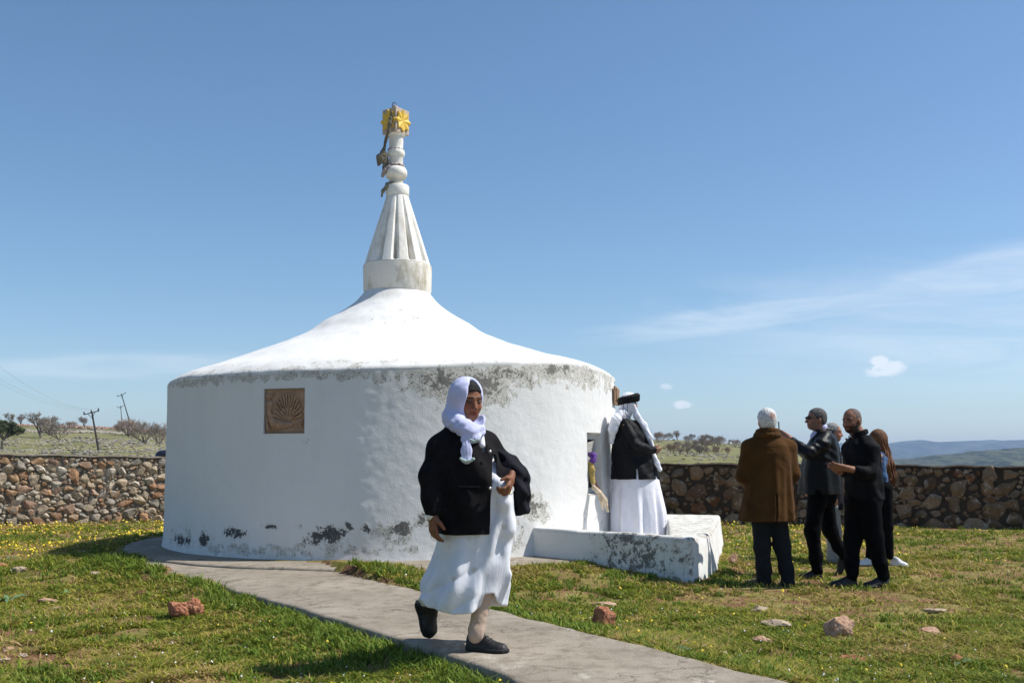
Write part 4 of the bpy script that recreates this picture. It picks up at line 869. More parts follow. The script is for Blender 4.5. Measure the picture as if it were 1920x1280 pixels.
# poles
M_pole = plain('dark weathered pole', (.045, .038, .034), .8)
def pole(px0, py0, px1, py1, Y, arms, label, wires=None):
    A = W(px0, py0, Y); B = W(px1, py1, Y); base = np.array([A[0], Y, float(ground_z(A[0], Y))-.3]); root = empty('utility_pole', base, label, 'pole', 'leaning utility poles on the hillside')
    k = (B-A)/(B[2]-A[2]); A2_ = B+k*(base[2]-B[2]); b = MB(); b.tube([A2_, B], [.16, .10], 8); b.build('post', M_pole, root)
    l = W(*arms[0], Y); r_ = W(*arms[1], Y); b = MB(); b.tube([l, r_], .06, 6); m = (l+r_)/2; b.tube([l+(r_-l)*.25, m+(B-A)*-.12], .035, 5); b.tube([l+(r_-l)*.75, m+(B-A)*-.12], .035, 5); b.build('crossarm', M_pole, root)
    ends = []
    for t in (0.02, .5, .98):
        p = l+(r_-l)*t; b = MB(); b.lathe([(.04, 0), (.10, .05), (.11, .16), (.06, .22), (.09, .28), (.03, .36)], p, 8); b.build('insulator', M_pole, root); ends.append(p+[0, 0, .34])
    return ends
e1 = pole(187, 856, 172, 772, 120, ((157, 777), (185, 770)), 'nearest leaning utility pole with a crossarm, just beyond the left wall')
e2 = pole(242, 787, 228, 740, 235, ((220, 743), (235, 737)), 'tallest leaning pole rising above the reddish bush on the skyline')
e3 = pole(229, 795, 226, 761, 300, ((220, 764), (231, 761)), 'small distant pole just left of the leaning skyline pole')
M_wire = plain('power line', (.08, .08, .09), .6)
for i, (p, q) in enumerate(zip(e1, [W(-260, 560, 60), W(-190, 590, 60), W(-60, 640, 60)])):
    t = np.linspace(0, 1, 24)[:, None]; V = p*(1-t)+q*t; V[:, 2] -= (4*t*(1-t))[:, 0]*1.3; b = MB(); b.tube(V, .0055, 4); tag(b.build('power_line', M_wire), ['lowest of the three power lines running up left from the near pole', 'middle of the three power lines from the near pole', 'uppermost power line running from the near pole'][i], 'power line', 'power lines')
# parked car behind the wall: only its roof shows
CY = 27.5; cr_ = W(287, 861, CY); car = empty('parked_car', (cr_[0]+1.35, CY, 0.0), 'dark parked car whose roof just shows above the left wall', 'car')
M_car = plain('dark car paint', (.012, .014, .022), .25, .1, 5, .02); M_gl = plain('dark car glass', (.01, .012, .014), .08, .05, 5, 0); M_ty = plain('tyre rubber', (.02, .02, .02), .9)
zg = float(ground_z(cr_[0], CY)); X0 = cr_[0]-.75; B = Blob(); zc = 1.47
B.box((X0+2.15, CY, .62), (2.15, .85, .34), rd=.2); B.box((X0+2.2, CY, 1.12), (1.25, .66, .34), rd=.22, k=.25)
for wx in (.8, 3.5): B.cap((X0+wx, CY-1, .33), (X0+wx, CY+1, .33), .36, k=.02, op='s')
B.build('body', .05, M_car, car)
for wx in (.8, 3.5):
    for sy in (-1, 1): b = MB(); b.tube([(X0+wx, CY+sy*.62, .33), (X0+wx, CY+sy*.82, .33)], .31, 20); b.build('wheel', M_ty, car)
for sy in (-1, 1): b = MB(); b.box((X0+2.2, CY+sy*.655, 1.17), (1.0, .012, .15)); b.build('window', M_gl, car)
for c_ in car.children: c_.location.z += .12
# air
hz_bm = MB(); hz_bm.box((0, 2650, 15), (6200, 2850, 128)); n = NT('thin summer haze'); n.t.nodes.remove(n.b); pv = n.t.nodes.new('ShaderNodeVolumePrincipled'); pv.inputs['Color'].default_value = (.48, .68, 1, 1); pv.inputs['Density'].default_value = .00017; pv.inputs['Anisotropy'].default_value = .1
n.L(pv.outputs[0], n.out.inputs['Volume']); tag(hz_bm.build('haze', n.m), kind='stuff')
# ================================================================ PEOPLE
def frame(f, up=(0, 0, 1)):
    f = nrm(f); s = nrm(np.cross(f, up)); u = np.cross(s, f); return np.array([s, f, u])     # rows: right, forward, up
def head(B, c, f, up=(0, 0, 1), k=1.0, neck=None, fat=1.0, nose=1.0, nr=.056):
    X = frame(f, up); c = np.asarray(c, float)
    q = lambda s, d, u: c+k*(s*X[0]+d*X[1]+u*X[2])
    B.ell(q(0, -.012, .030), np.array([.076, .096, .086])*k, X, .02)
    B.ell(q(0, .020, -.030), np.array([.062*fat, .072, .078])*k, X, .03)
    B.ell(q(0, .045, -.080), np.array([.040*fat, .038, .028])*k, X, .03)            # chin
    for s in (-1, 1):
        B.ell(q(s*.036, .058, -.028), np.array([.024, .020, .022])*k, X, .02)      # cheek
        B.ell(q(s*.032, .094, .006), np.array([.019, .016, .012])*k, X, .012, 's') # eye socket
        B.ell(q(s*.032, .074, .005), np.array([.0135, .0135, .0125])*k, X, .004)   # eye
        B.cap(q(s*.012, .083, .027), q(s*.046, .073, .027), .0085*k, .007*k, .012) # brow
        B.ell(q(s*.076*1.0, -.010, -.008), np.array([.010, .020, .031])*k, X, .008) # ear
        B.ell(q(s*.012, .098*nose, -.034), np.array([.0085, .010, .007])*k, X, .008)
    B.cap(q(0, .080, .016), q(0, .106*nose, -.028), .007*k, .0115*k, .014)
    B.cap(q(-.020, .079, -.057), q(.020, .079, -.057), .0065*k, k=.008); B.cap(q(-.015, .079, -.067), q(.015, .079, -.067), .007*k, k=.006)
    if neck is not None: B.cap(q(0, -.025, -.06), neck, nr*k, nr*1.12*k, .04)
    return c, X, k
def hand(B, wr, d, pn, side, curl=.5, k=1.0, spread=.10):
    # d: wrist to knuckles, pn: palm normal (the way the palm faces), side: +1 / -1 puts the thumb
    d = nrm(d); pn = nrm(np.asarray(pn, float)-d*np.dot(pn, d)); t = np.cross(d, pn)*side; wr = np.asarray(wr, float)
    B.cap(wr-d*.03*k, wr+d*.015*k, .027*k, .028*k, .02, flat=(pn, .72))
    for o in (-.026, -.009, .009, .026): B.cap(wr+d*.015*k+t*o*.7*k, wr+d*.078*k+t*o*k, .016*k, .0125*k, .014)
    for i, (o, L) in enumerate(((.029, .068), (.0095, .076), (-.0095, .070), (-.028, .055))):
        p = wr+d*.080*k+t*o*k; dd = nrm(d+t*o*spread*20*.2); a = 0
        for j, (fr, r0, r1) in enumerate(((.45, .0098, .0088), (.30, .0088, .0080), (.25, .0080, .0070))):
            a += curl*(.55+.14*i*.5)*(1.0 if j else .7); e = dd*math.cos(a)+pn*math.sin(a); p2 = p+e*L*fr*k*1.05; B.cap(p, p2, r0*k, r1*k, .004); p = p2
    th0 = wr+d*.022*k+t*.026*k; th1 = th0+nrm(d*.7+t*.75+pn*.30)*.042*k; th2 = th1+nrm(d*.95+t*.1+pn*(.3+curl*.5))*.034*k
    B.cap(th0, th1, .014*k, .011*k, .010); B.cap(th1, th2, .011*k, .0085*k, .004)
def vdisp(amp, f, seed=0, o=2):
    def g(V): return V+amp*2*np.stack([fbm(V, f, o, seed+i*7)-.5 for i in range(3)], 1)
    return g
def skin_mat(name):
    n = NT(name); c = n.attr('Col'); a = n.noise(60, 4); k = n.mix(n.ramp(a, .3, .7), n.mix(1.0, c, (.82, .80, .78), 'MULTIPLY'), c); return n.fin(k, .62, n.bump(n.noise(160, 4), .4, .002), .3)
M_skin = skin_mat('skin')
def skincol(tone, heads, beard=None, grey=None):
    def g(V):
        c = np.tile(np.array(tone, float), (len(V), 1)); c *= (1+.18*(fbm(V, 30, 2, 4)-.5))[:, None]
        for (hc, X, k) in heads:
            q = (V-hc)@X.T/k; s, d, u = np.abs(q[:, 0]), q[:, 1], q[:, 2]
            lip = (s < .026) & (np.abs(u+.062) < .011) & (d > .06); c[lip] *= [.80, .50, .50]
            eye = ((s-.032)**2+((u-.005)*1.5)**2 < .015**2) & (d > .06); c[eye] = c[eye]*.30
            wh = ((s-.030)**2+((u-.005)*2.4)**2 < .009**2) & (d > .07); c[wh] = [.16, .14, .13]
            br = (np.abs(u-.030+.15*(s-.03)**2) < .0065) & (s > .010) & (s < .052) & (d > .05); c[br] = c[br]*.25
            ck = np.exp(-((s-.042)**2+(u+.025)**2)/.0008)*(d > .03); c *= 1+np.outer(ck, [.10, -.12, -.12])
            if beard is not None:
                bd = sst(-.030, -.050, u+.9*np.maximum(s-.03, 0)*0)*sst(-.02, .02, d)*(u > -.135); mo = np.exp(-((u+.044)/.008)**2)*(s < .030)*(d > .06); bd = np.maximum(bd, mo)*(~lip); bd = np.maximum(bd, sst(.045, .06, s)*sst(.012, -.02, u)*sst(-.01, .01, d)*.7*(u > -.13))
                c = c*(1-bd[:, None]*beard[3])+np.outer(bd*beard[3], beard[:3])
        return {'Col': c}
    return g
def hair_cap(name, hd, mat, parent, h, grow=.0065, front=.035, low=-.055, rough=.006, patch=None, seed=3, side_low=None):
    # short hair: the skull grown a little, without the face
    c, X, k = hd; B = Blob(); q = lambda s, d, u: c+k*(s*X[0]+d*X[1]+u*X[2])
    B.ell(q(0, -.014, .032), (np.array([.076, .096, .086])+grow)*k, X, 0); B.ell(q(0, -.035, -.02), (np.array([.066, .066, .065])+grow)*k, X, .03)
    def cut(P, D):
        w_ = (P-c)@X.T/k; line = np.interp(w_[:, 2], [-.08, -.02, .008, .03, .055, .075, .12], [-.055, -.034, .022, .034, front+.012, front+.03, front+.01])
        D = np.maximum(D, (w_[:, 1]-line)*k*.8); D = np.maximum(D, (low-w_[:, 2])*k); D = np.maximum(D, .030-np.sqrt((np.abs(w_[:, 0])-.082)**2+((w_[:, 1]+.008)*1.2)**2+((w_[:, 2]+.010)*.9)**2)); D = D+(rough*2+.003)*(fbm(P, 110, 2, seed)-.5)
        if patch is not None: pc, pr_ = patch; pass
        return D
    def at(V):
        if patch is None: return {'patch': np.zeros(len(V))}
        w_ = (V-c)@X.T/k; pc, pr_ = patch; return {'patch': np.clip(1.3-np.sqrt(((w_-np.array(pc))**2).sum(1))/pr_, 0, 1)}
    B.post(cut); return B.build(name, h, mat, parent, at)
def hairmat(name, a, b, sc=160): n = NT(name); f = n.noise(sc*.6, 5, .75, sc=(2.2, 2.2, .5), dist=.4); g = n.noise(sc*.35, 5, .75); k = n.mix(n.ramp(n.math('ADD', f, g), .85, 1.15), a, b); k = n.mix(n.ramp(n.math('ADD', n.attr('patch', 'Fac'), n.math('MULTIPLY', g, .5)), .45, .95, 0, .75), k, (.36, .14, .10)); return n.fin(k, .8, n.bump(f, .9, .006), .25)
def shoe(heel, toe, up, mat, parent, h=.006, k=1.0, ankle=None, name='shoe', sole=None, wd=1.0):
    heel = np.asarray(heel, float); toe = np.asarray(toe, float); up = nrm(up); d = nrm(toe-heel); up = nrm(up-d*np.dot(up, d)); s = np.cross(d, up); L = np.linalg.norm(toe-heel); B = Blob()
    T_ = [0, .04, .12, .25, .36, .48, .60, .72, .84, .93, 1.0]; Wt = np.array([.018, .029, .034, .033, .032, .035, .041, .044, .041, .032, .012])*k*wd; Ht = np.array([.070, .088, .097, .096, .090, .078, .062, .052, .047, .042, .020])*k
    def f(P):
        q = P-heel; t = (q@d)/L; y = q@s; z = q@up; tc = np.clip(t, 0, 1); w_ = np.interp(tc, T_, Wt); h_ = np.interp(tc, T_, Ht)
        w2 = w_*np.interp(z/h_, [0, .25, .7, 1], [1.02, 1.05, .88, .66]); r_ = np.sqrt((y/w2)**2+(np.maximum(z, 0)/h_)**4+1e-9); e = (r_-1)*w_*.8
        return np.maximum(np.maximum(e, -z), np.abs(t-.5)*L-.5*L)
    B.fn(f, np.minimum(heel, toe)-.12, np.maximum(heel, toe)+.12, .0)
    B.build(name, h, mat, parent)
    b = Blob(); b.fn(lambda P: np.maximum(np.sqrt((((P-heel)@s)/(np.interp(np.clip(((P-heel)@d)/L, 0, 1), T_, Wt)*1.10+.002))**2)*.03-.03, np.maximum(np.abs((P-heel)@up-.009)-.011, np.abs(((P-heel)@d)/L-.5)*L-.5*L-.004)), np.minimum(heel, toe)-.08, np.maximum(heel, toe)+.08, 0); b.build('sole', h, sole or mat, parent)
def R2(rows, Y, s_=1.0):
    # rows of (py, x left, x right, depth centre offset, half depth) in photo pixels -> loft rows
    out = []
    for (py, a, b, dy, hd_) in rows:
        p0 = W(a, py, Y+dy); p1 = W(b, py, Y+dy); out.append((p0[2], (p0[0]+p1[0])/2, Y+dy, (p1[0]-p0[0])/2, hd_))
    return out
def buttons(pts, nrm_, mat, parent, r=.008):
    for p in pts:
        b = MB(); n_ = nrm(nrm_); b.tube([np.asarray(p)-n_*.004, np.asarray(p)+n_*.004], r, 10); b.build('button', mat, parent, True)
M_blackc = cloth('black knit', (.010, .009, .010), .35, .95, 300, .2, .35, 0, spec=.10); M_black2 = cloth('black quilted cloth', (.005, .005, .006), .3, .6, 300, .2, .5, 0, spec=.16, fsc=20)
M_white = cloth('white cotton', (.74, .75, .80), .06, .85, 500, .15, .35, .1); M_lilac = cloth('lilac white scarf cotton', (.52, .54, .76), .05, .85, 500, .2, .3, .2)
M_shoeb = plain('black shoe leather', (.005, .005, .005), .55, .3, 60, .2); M_sole = plain('black rubber sole', (.008, .008, .008), .8); M_btn = plain('silver button', (.6, .6, .58), .3, .1, 10, .1, .8)
M_sock = cloth('beige sock', (.46, .34, .26), .08, .9, 300, .3, .2, .1)

# ---------------------------------------------------------------- the woman walking on the path
Y0 = 5.87; w = lambda px, py, dy=0.: W(px, py, Y0+dy)
g0 = w(880, 1210); g0[2] = .13
pw = empty('person', g0, 'woman in white headscarf, black cardigan and white skirt striding along the concrete path', 'person')
fw = nrm([.78, -.62, 0]); tone = (.225, .095, .050)
B = Blob(); nk = w(873, 806, .0)
hd = head(B, w(877, 751, -.02), (.50, -.84, -.20), (0, 0, 1), 1.0, nk, 1.08, nr=.05)
B.loft(R2([(1000, 835, 930, 0, .15), (930, 830, 928, 0, .17), (860, 835, 915, 0, .15), (815, 838, 905, 0, .09), (800, 856, 892, 0, .05)], Y0), .03)
# right arm (viewer's left), hanging
ra = [w(828, 824, -.06), w(808, 893, -.13), w(811, 962, -.17)]; B.chain(ra, [.038, .040, .030], .03); hand(B, w(812, 964, -.17), (.03, -.10, -1), (.8, .5, 0), 1, .75, 1.12)
la = [w(903, 822, .12), w(958, 878, .12), w(955, 900, -.10)]; B.chain(la, [.038, .040, .030], .03); hand(B, w(958, 897, -.15), (-.15, -.55, -.55), (-.80, .15, .1), -1, 1.45, 1.05)
B.chain([w(893, 985, -.03), w(915, 1062, -.06), w(893, 1180, -.10)], [.085, .058, .034], .03); B.chain([w(868, 985, .08), w(845, 1070, .14), w(802, 1140, .25)], [.085, .06, .036], .03)
B.build('body', .0045, M_skin, pw, skincol(tone, [hd]))
# hair: dark with a grey parting, showing under the scarf
M_hair = hairmat('dark hair with grey', (.004, .004, .004), (.022, .020, .020), 90); hair_cap('hair', hd, M_hair, pw, .005, .008, .052, -.02, .002)
# socks and shoes
B = Blob(); B.chain([w(914, 1066, -.061), w(906, 1112, -.078), w(893, 1182, -.10), w(892, 1192, -.10)], [.064, .055, .042, .043], .03); B.build('sock', .006, M_sock, pw, disp=vdisp(.003, 30))
B = Blob(); B.chain([w(845, 1070, .14), w(802, 1140, .25)], [.066, .042], .03); B.build('sock', .006, M_sock, pw, disp=vdisp(.003, 30))
hl = w(876, 1219, -.05); hl[2] = .135; to = hl+nrm([.91, -.42, 0])*.262; shoe(hl, to, (0, 0, 1), M_shoeb, pw, .004, 1.12, w(892, 1185, -.09), sole=M_sole)
to = w(806, 1203, .26); to[2] = .15; hl = w(784, 1124, .25); shoe(hl, to+[.0, 0, 0], (.80, -.42, .1), M_shoeb, pw, .004, 1.30, w(800, 1130, .24), sole=M_sole, wd=1.15)
b = MB()
for i in range(4): t = .40+.09*i; p = (w(876, 1219, -.05)*[1, 1, 0]+[0, 0, .135])+nrm([.91, -.42, 0])*.262*t+[0, 0, .094-.013*i]; s_ = nrm(np.cross([.91, -.42, 0], [0, 0, 1])); b.tube([p-s_*.022, p+[0, 0, .006], p+s_*.022], .0028, 5)
b.build('shoelaces', M_sole, pw, True)
# skirt with long folds
def skirt_fold(th, z, P):
    a = sst(.86, .50, z); f = .022*np.sin(th*5+z*4+.6+2*fbm(P, 3, 2, 1))+.014*np.sin(th*9-z*5+1.2+3*fbm(P, 4, 2, 2))+.006*np.sin(th*15+z*7)
    q_ = P[:, 2]-P[:, 0]*.55; dg = .020*np.abs(np.sin(q_*19+2.5*fbm(P, 4, 2, 6)))**.6*sst(.72, .5, P[:, 2])*sst(-.14, -.32, P[:, 0])-.006        # slanting pull folds, rear of the stride
    pl = .010*np.sin((P[:, 0]*.9-P[:, 2]*.28)*75)*sst(-.25, -.12, P[:, 0])*sst(.25, .45, z)
    return f*a+dg+pl
hem_x = [780, 790, 800, 850, 885, 902, 908, 925, 931, 942, 960]; hem_y = [1120, 1128, 1141, 1150, 1147, 1137, 1114, 1112, 1130, 1141, 1141]
def hem_cut(P, D):
    px = 960+P[:, 0]/P[:, 1]*F; hy = np.interp(px, hem_x, hem_y); hz_ = CH-(hy-HZ)/F*(Y0-.15); far_ = sst(Y0-.02, Y0+.10, P[:, 1]); hz2 = CH-(1136-HZ)/F*(Y0+.1); return np.maximum(D, hz_*(1-far_)+hz2*far_-P[:, 2])
B = Blob(); B.loft(R2([(1160, 790, 944, .06, .23), (1140, 789, 944, .06, .24), (1120, 792, 948, .06, .245), (1100, 799, 953, .05, .24), (1070, 811, 959, .03, .22), (1030, 818, 964, .01, .20), (990, 821, 964, 0, .195), (950, 823, 957, 0, .20), (915, 826, 950, 0, .20), (880, 830, 940, 0, .18), (850, 834, 928, 0, .155), (825, 836, 912, 0, .11)], Y0), .02, skirt_fold, yaw=-.0, pw=2.15)
B.cap(w(944, 918, -.155), w(952, 990, -.10), .024, .045, .06); B.cap(w(936, 905, -.165), w(944, 940, -.165), .026, .026, .06); B.cap(w(955, 925, -.12), w(958, 1010, -.02), .022, .03, .03); B.chain([w(893, 985, -.03), w(914, 1060, -.06), w(905, 1110, -.09)], [.10, .088, .075], .05); B.post(hem_cut)
M_skirt = cloth('white skirt cotton with faint spots', (.70, .72, .78), .05, .85, 500, .15, .45, .1, fsc=22); nt_ = M_skirt.node_tree
n = NT('faintly spotted white cotton'); v_ = n.voro(8, out=0); spt = n.ramp(v_, .10, .17, 1, 0); k = n.mix(n.ramp(n.noise(12, 4), .3, .7), (.66, .68, .74), (.76, .77, .81)); k = n.mix(n.math('MULTIPLY', spt, .5), k, (.52, .44, .30)); M_skirt = n.fin(k, .85, n.bump(n.noise(500, 2), .15, .002, n.bump(n.noise(11, 3, .5, sc=(1, 1, .35), dist=.6), .35, .03)), .25, sheen=.1)
B.build('skirt', .007, M_skirt, pw)
# blouse glimpsed at the neck and cuff
B = Blob(); B.cap(w(896, 812, -.085), w(903, 834, -.118), .035, .022, .02); B.build('blouse', .006, M_white, pw); B = Blob(); B.cap(w(809, 955, -.165), w(811, 963, -.17), .040, .041, .01); B.build('cuff', .006, M_white, pw)
# cardigan
B = Blob(); B.loft(R2([(1006, 820, 950, 0, .215), (980, 821, 952, 0, .215), (940, 821, 952, 0, .222), (900, 822, 948, 0, .22), (870, 822, 940, 0, .205), (845, 821, 930, 0, .185), (822, 830, 914, 0, .145), (808, 842, 900, 0, .10), (799, 852, 890, 0, .07)], Y0), .02, lambda th, z, P: .006*np.sin(th*7+z*14)+.006*np.sin(z*26+th*3)*sst(1.3, 1.0, z)*.6, pw=2.15)
B.chain([w(845, 815, -.02), w(824, 840, -.07), w(806, 893, -.13), w(809, 934, -.16), w(811, 957, -.17)], [.052, .063, .056, .050, .046], .06)
B.chain([w(890, 815, .05), w(912, 832, .12), w(950, 874, .13), w(960, 886, .04), w(960, 893, -.04)], [.052, .066, .058, .052, .047], .06)
op_ = w(924, 900)[0]
def card_cut(P, D):
    px = 960+P[:, 0]/P[:, 1]*F; py = HZ-(P[:, 2]-CH)*F/P[:, 1]; front = (P[:, 1] < Y0-.02)
    edge = np.interp(py, [846, 852, 1010], [2000, 924, 918.]); cutv = (px-edge)/F*Y0; cutv = np.where(front & (py > 846), cutv, -1)
    vn = np.where(front, .03-np.abs((px-(905-(838-py)*.25))/F*Y0)-np.maximum(0, (py-838)/F*Y0)*.5-np.where(py < 800, .0, 0), -1); vn = np.where((py > 800) & (py < 846), vn-.012, -1)
    hem_ = CH-(1003-HZ)/F*(Y0-.2)-P[:, 2]; arm = (px > 930) & (py < 905) & (P[:, 1] > Y0-.25); cutv = np.where(arm, -1, cutv)
    D = np.maximum(D, np.maximum(cutv, hem_)); return np.maximum(D, vn)
B.post(card_cut); B.build('cardigan', .006, M_blackc, pw, disp=vdisp(.005, 9, 3))
fr_ = nrm([.55, -.84, 0]); buttons([w(919, 846, -.19), w(919, 915, -.218)], fr_, M_btn, pw, .009)
B = Blob(); B.box(w(880, 913, -.222), (.062, .006, .006), frame((-.1, -1, 0)), .003); B.build('pocket', .004, M_blackc, pw)
# headscarf
B = Blob(); hc, hX, _ = hd; q = lambda s, d, u: hc+s*hX[0]+d*hX[1]+u*hX[2]
B.ell(hc+[-.012, .005, .028], (.104, .118, .116), None, .04); B.cap(w(866, 768, .02), w(862, 788, .03), .092, .092, .05); B.cap(w(862, 786, .0), w(880, 803, -.02), .085, .06, .05)
B.chain([w(843, 780, -.02), w(856, 794, -.10), w(876, 802, -.155), w(896, 800, -.13), w(903, 786, -.05)], [.027, .029, .028, .026, .024], .06)
B.chain([w(850, 788, -.06), w(868, 803, -.15), w(884, 812, -.175), w(898, 812, -.13)], [.028, .028, .026, .026], .05)
B.chain([w(870, 806, -.165), w(874, 822, -.200), w(875, 842, -.220), w(875, 860, -.228)], [.022, .025, .028, .033], .03, flat=((0, 1, 0), .45)); B.chain([w(890, 808, -.16), w(892, 820, -.19), (w(890, 823, -.20))], [.024, .022, .022], .03, flat=((0, 1, 0), .6))
B.ell(q(-.004, .125, -.018), (.068, .112, .112), hX, .012, 's'); B.ell(q(-.004, .10, .072), (.048, .080, .064), hX, .02, 's'); B.ell(q(-.002, .085, .112), (.022, .07, .038), hX, .02, 's')
def scarf_f(P, D):
    a = (P-hc); t = np.arctan2(a[:, 2]+.08, -a[:, 0]+.02); r_ = np.sqrt(a[:, 0]**2+(a[:, 2]-.0)**2); return D+.0016*np.sin(r_*120+a[:, 1]*40+5*fbm(P, 7, 3, 3))*sst(.05, .10, r_)+.0028*(1-np.abs(np.sin((a[:, 2]*1.0-a[:, 0]*.55)*70+1.8*fbm(P, 6, 2, 4))))*sst(-.07, -.12, a[:, 2])*sst(-.27, -.20, a[:, 2])+.005*(1-np.abs(np.sin(P[:, 0]*170+P[:, 2]*20)))*sst(-.19, -.25, a[:, 2])
B.post(scarf_f); B.build('headscarf', .005, M_lilac, pw)
M_lace = plain('pale green lace trim', (.42, .52, .48), .8, .5, 150, .5); rr_ = np.random.default_rng(2); B = Blob()
for i in range(13): t = i/12; B.ell(w(864+24*t, 860+4.5*math.sin(t*math.pi)+rr_.uniform(-1, 1.5), -.243), np.array([.008, .007, .009]), None, .001)
B.build('lace_trim', .003, M_lace, pw); B = Blob()
for i in range(6): B.ell(w(882+14*i/5, 827-6*abs(i/5-.5)+rr_.uniform(-1, 1), -.215), np.array([.008, .006, .008]), None, .001)
B.build('lace_trim', .003, M_lace, pw); B = Blob()
for i in range(10): t = i/9; B.ell(w(842+18*t, 786+16*t, -.05-.11*t), np.array([.007, .006, .009]), None, .001)
B.build('lace_trim', .003, M_lace, pw)
b = MB(); p_ = w(957, 924, -.22); t = np.linspace(0, 2*math.pi, 14); b.tube(np.stack([p_[0]+.011*np.cos(t), p_[1]+0*t, p_[2]+.009*np.sin(t)], 1), .0022, 5); b.build('ring', plain('gold ring', (.8, .55, .15), .25, .05, 5, 0, 1), pw, True)
# the spare jacket hung over her arm
M_navy = cloth('dark navy jacket cloth', (.009, .009, .014), .3, .85, 300, .3, .4, 0, spec=.15)
B = Blob(); B.chain([w(938, 862, .10), w(958, 868, .06), w(975, 888, .03), w(980, 915, .02), w(981, 950, .04)], [.035, .050, .046, .040, .044], .04); B.chain([w(948, 872, .0), w(968, 890, -.05), w(975, 925, -.06), w(975, 955, -.02)], [.030, .036, .034, .040], .035); B.chain([w(984, 900, .1), w(983, 952, .12)], [.032, .035], .03)
B.chain([w(930, 852, .06), w(950, 862, .08)], [.03, .04], .04); B.chain([w(968, 925, -.02), w(966, 958, .0)], [.02, .03], .03)
B.post(lambda P, D: np.maximum(D+.006*np.sin(P[:, 2]*60+P[:, 0]*55), (CH-(967-HZ)/F*Y0)-P[:, 2])); o = B.build('draped_jacket', .006, M_navy, None, disp=vdisp(.006, 14)); tag(o, 'dark navy jacket hanging over the forearm of the walking woman', 'jacket')

# ---------------------------------------------------------------- the woman standing on the platform
Y0 = 12.68; w = lambda px, py, dy=0.: W(px, py, Y0+dy)
g0 = w(1195, 1000); g0[2] = .31
p2 = empty('person', g0, 'woman in long white dress and black turban band standing on the platform', 'person')
B = Blob(); hd = head(B, w(1179, 757, 0), (1, -.12, -.02), (0, 0, 1), .98, w(1172, 782, 0), 1.05)
B.loft(R2([(895, 1155, 1225, 0, .17), (850, 1155, 1212, 0, .17), (810, 1158, 1200, 0, .16), (788, 1162, 1185, 0, .10)], Y0), .03)
for s_ in (-1, 1): B.chain([w(1172, 797, s_*.17), w(1190, 836, s_*.24), w(1222, 843, s_*.15)], [.05, .042, .03], .03)
hand(B, w(1222, 843, -.13), (.85, .45, .0), (-.3, .6, .6), 1, .8, 1.0); hand(B, w(1222, 845, .13), (.8, -.55, -.1), (-.2, -.6, .6), -1, .8, 1.0)
B.chain([w(1185, 890, -.08), w(1188, 950, -.08), w(1188, 999, -.08)], [.08, .055, .035], .02); B.chain([w(1185, 890, .08), w(1188, 950, .08), w(1188, 1001, .08)], [.08, .055, .035], .02)
B.build('body', .0055, M_skin, p2, skincol((.42, .22, .14), [hd]))
for s_ in (-1, 1): h_ = w(1180, 1000, s_*.1); h_[2] = .315; shoe(h_, h_+[.25, 0, 0], (0, 0, 1), M_shoeb, p2, .008, sole=M_sole)
M_w2 = cloth('bright white dress cotton', (.72, .72, .78), .05, .85, 500, .15, .2, .1); 
B = Blob(); B.loft(R2([(1005, 1145, 1249, 0, .30), (960, 1146, 1246, 0, .28), (920, 1147, 1240, 0, .25), (890, 1149, 1234, 0, .23), (860, 1152, 1220, 0, .19), (820, 1155, 1206, 0, .16)], Y0), .02,
       lambda th, z, P: (.018*np.sin(th*11+1.2*np.sin(z*3))+.008*np.sin(th*19+1))*sst(1.0, .55, z)); B.build('dress', .009, M_w2, p2)
B = Blob(); B.loft(R2([(898, 1146, 1237, 0, .255), (880, 1146, 1232, 0, .25), (850, 1147, 1222, 0, .235), (820, 1148, 1213, 0, .22), (800, 1151, 1202, 0, .19), (788, 1158, 1194, 0, .13)], Y0), .02, lambda th, z, P: .006*np.sin(th*6+z*20))
for s_ in (-1, 1): B.chain([w(1172, 795, s_*.15), w(1184, 818, s_*.22), w(1193, 836, s_*.26), w(1210, 841, s_*.22), w(1225, 843, s_*.15)], [.068, .066, .062, .055, .048], .04)
def j_cut(P, D):
    px = 960+P[:, 0]/P[:, 1]*F; slit = .012-np.abs(P[:, 0]-w(1192, 0)[0]-(.9-P[:, 2])*.05)-np.maximum(0, P[:, 2]-W(0, 880, Y0)[2]); slit = np.where(P[:, 1] < Y0, slit, -1); return np.maximum(D, slit)
B.post(j_cut); B.build('jacket', .0065, M_black2, p2, disp=vdisp(.008, 11, 5))
hc, hX, _ = hd; B = Blob(); B.ell(hc+[0, 0, .062], (.112, .098, .088), None, 0); B.post(lambda P, D: np.maximum(D, hc[2]+.02-P[:, 2])); B.build('white_cap', .006, M_white, p2)
a = np.linspace(0, 2*math.pi, 26); tb = np.stack([hc[0]-.002+.108*np.cos(a), hc[1]+.092*np.sin(a), hc[2]+.055+.028*np.cos(a)], 1); B = Blob()
for i in range(25): B.cap(tb[i]+[0, 0, .018], tb[i+1]+[0, 0, .018], .032, .032, .012); B.cap(tb[i]-[0, 0, .020], tb[i+1]-[0, 0, .020], .030, .030, .012)
B.post(lambda P, D: D+.004*np.sin(np.arctan2(P[:, 1]-hc[1], P[:, 0]-hc[0])*22+P[:, 2]*60)); B.build('turban_band', .005, M_black2, p2)
B = Blob(); B.ell(hc+[-.022, 0, -.005], (.085, .096, .085), None, .03); B.cap(hc+[-.02, 0, -.03], w(1166, 786, 0), .092, .11, .05)
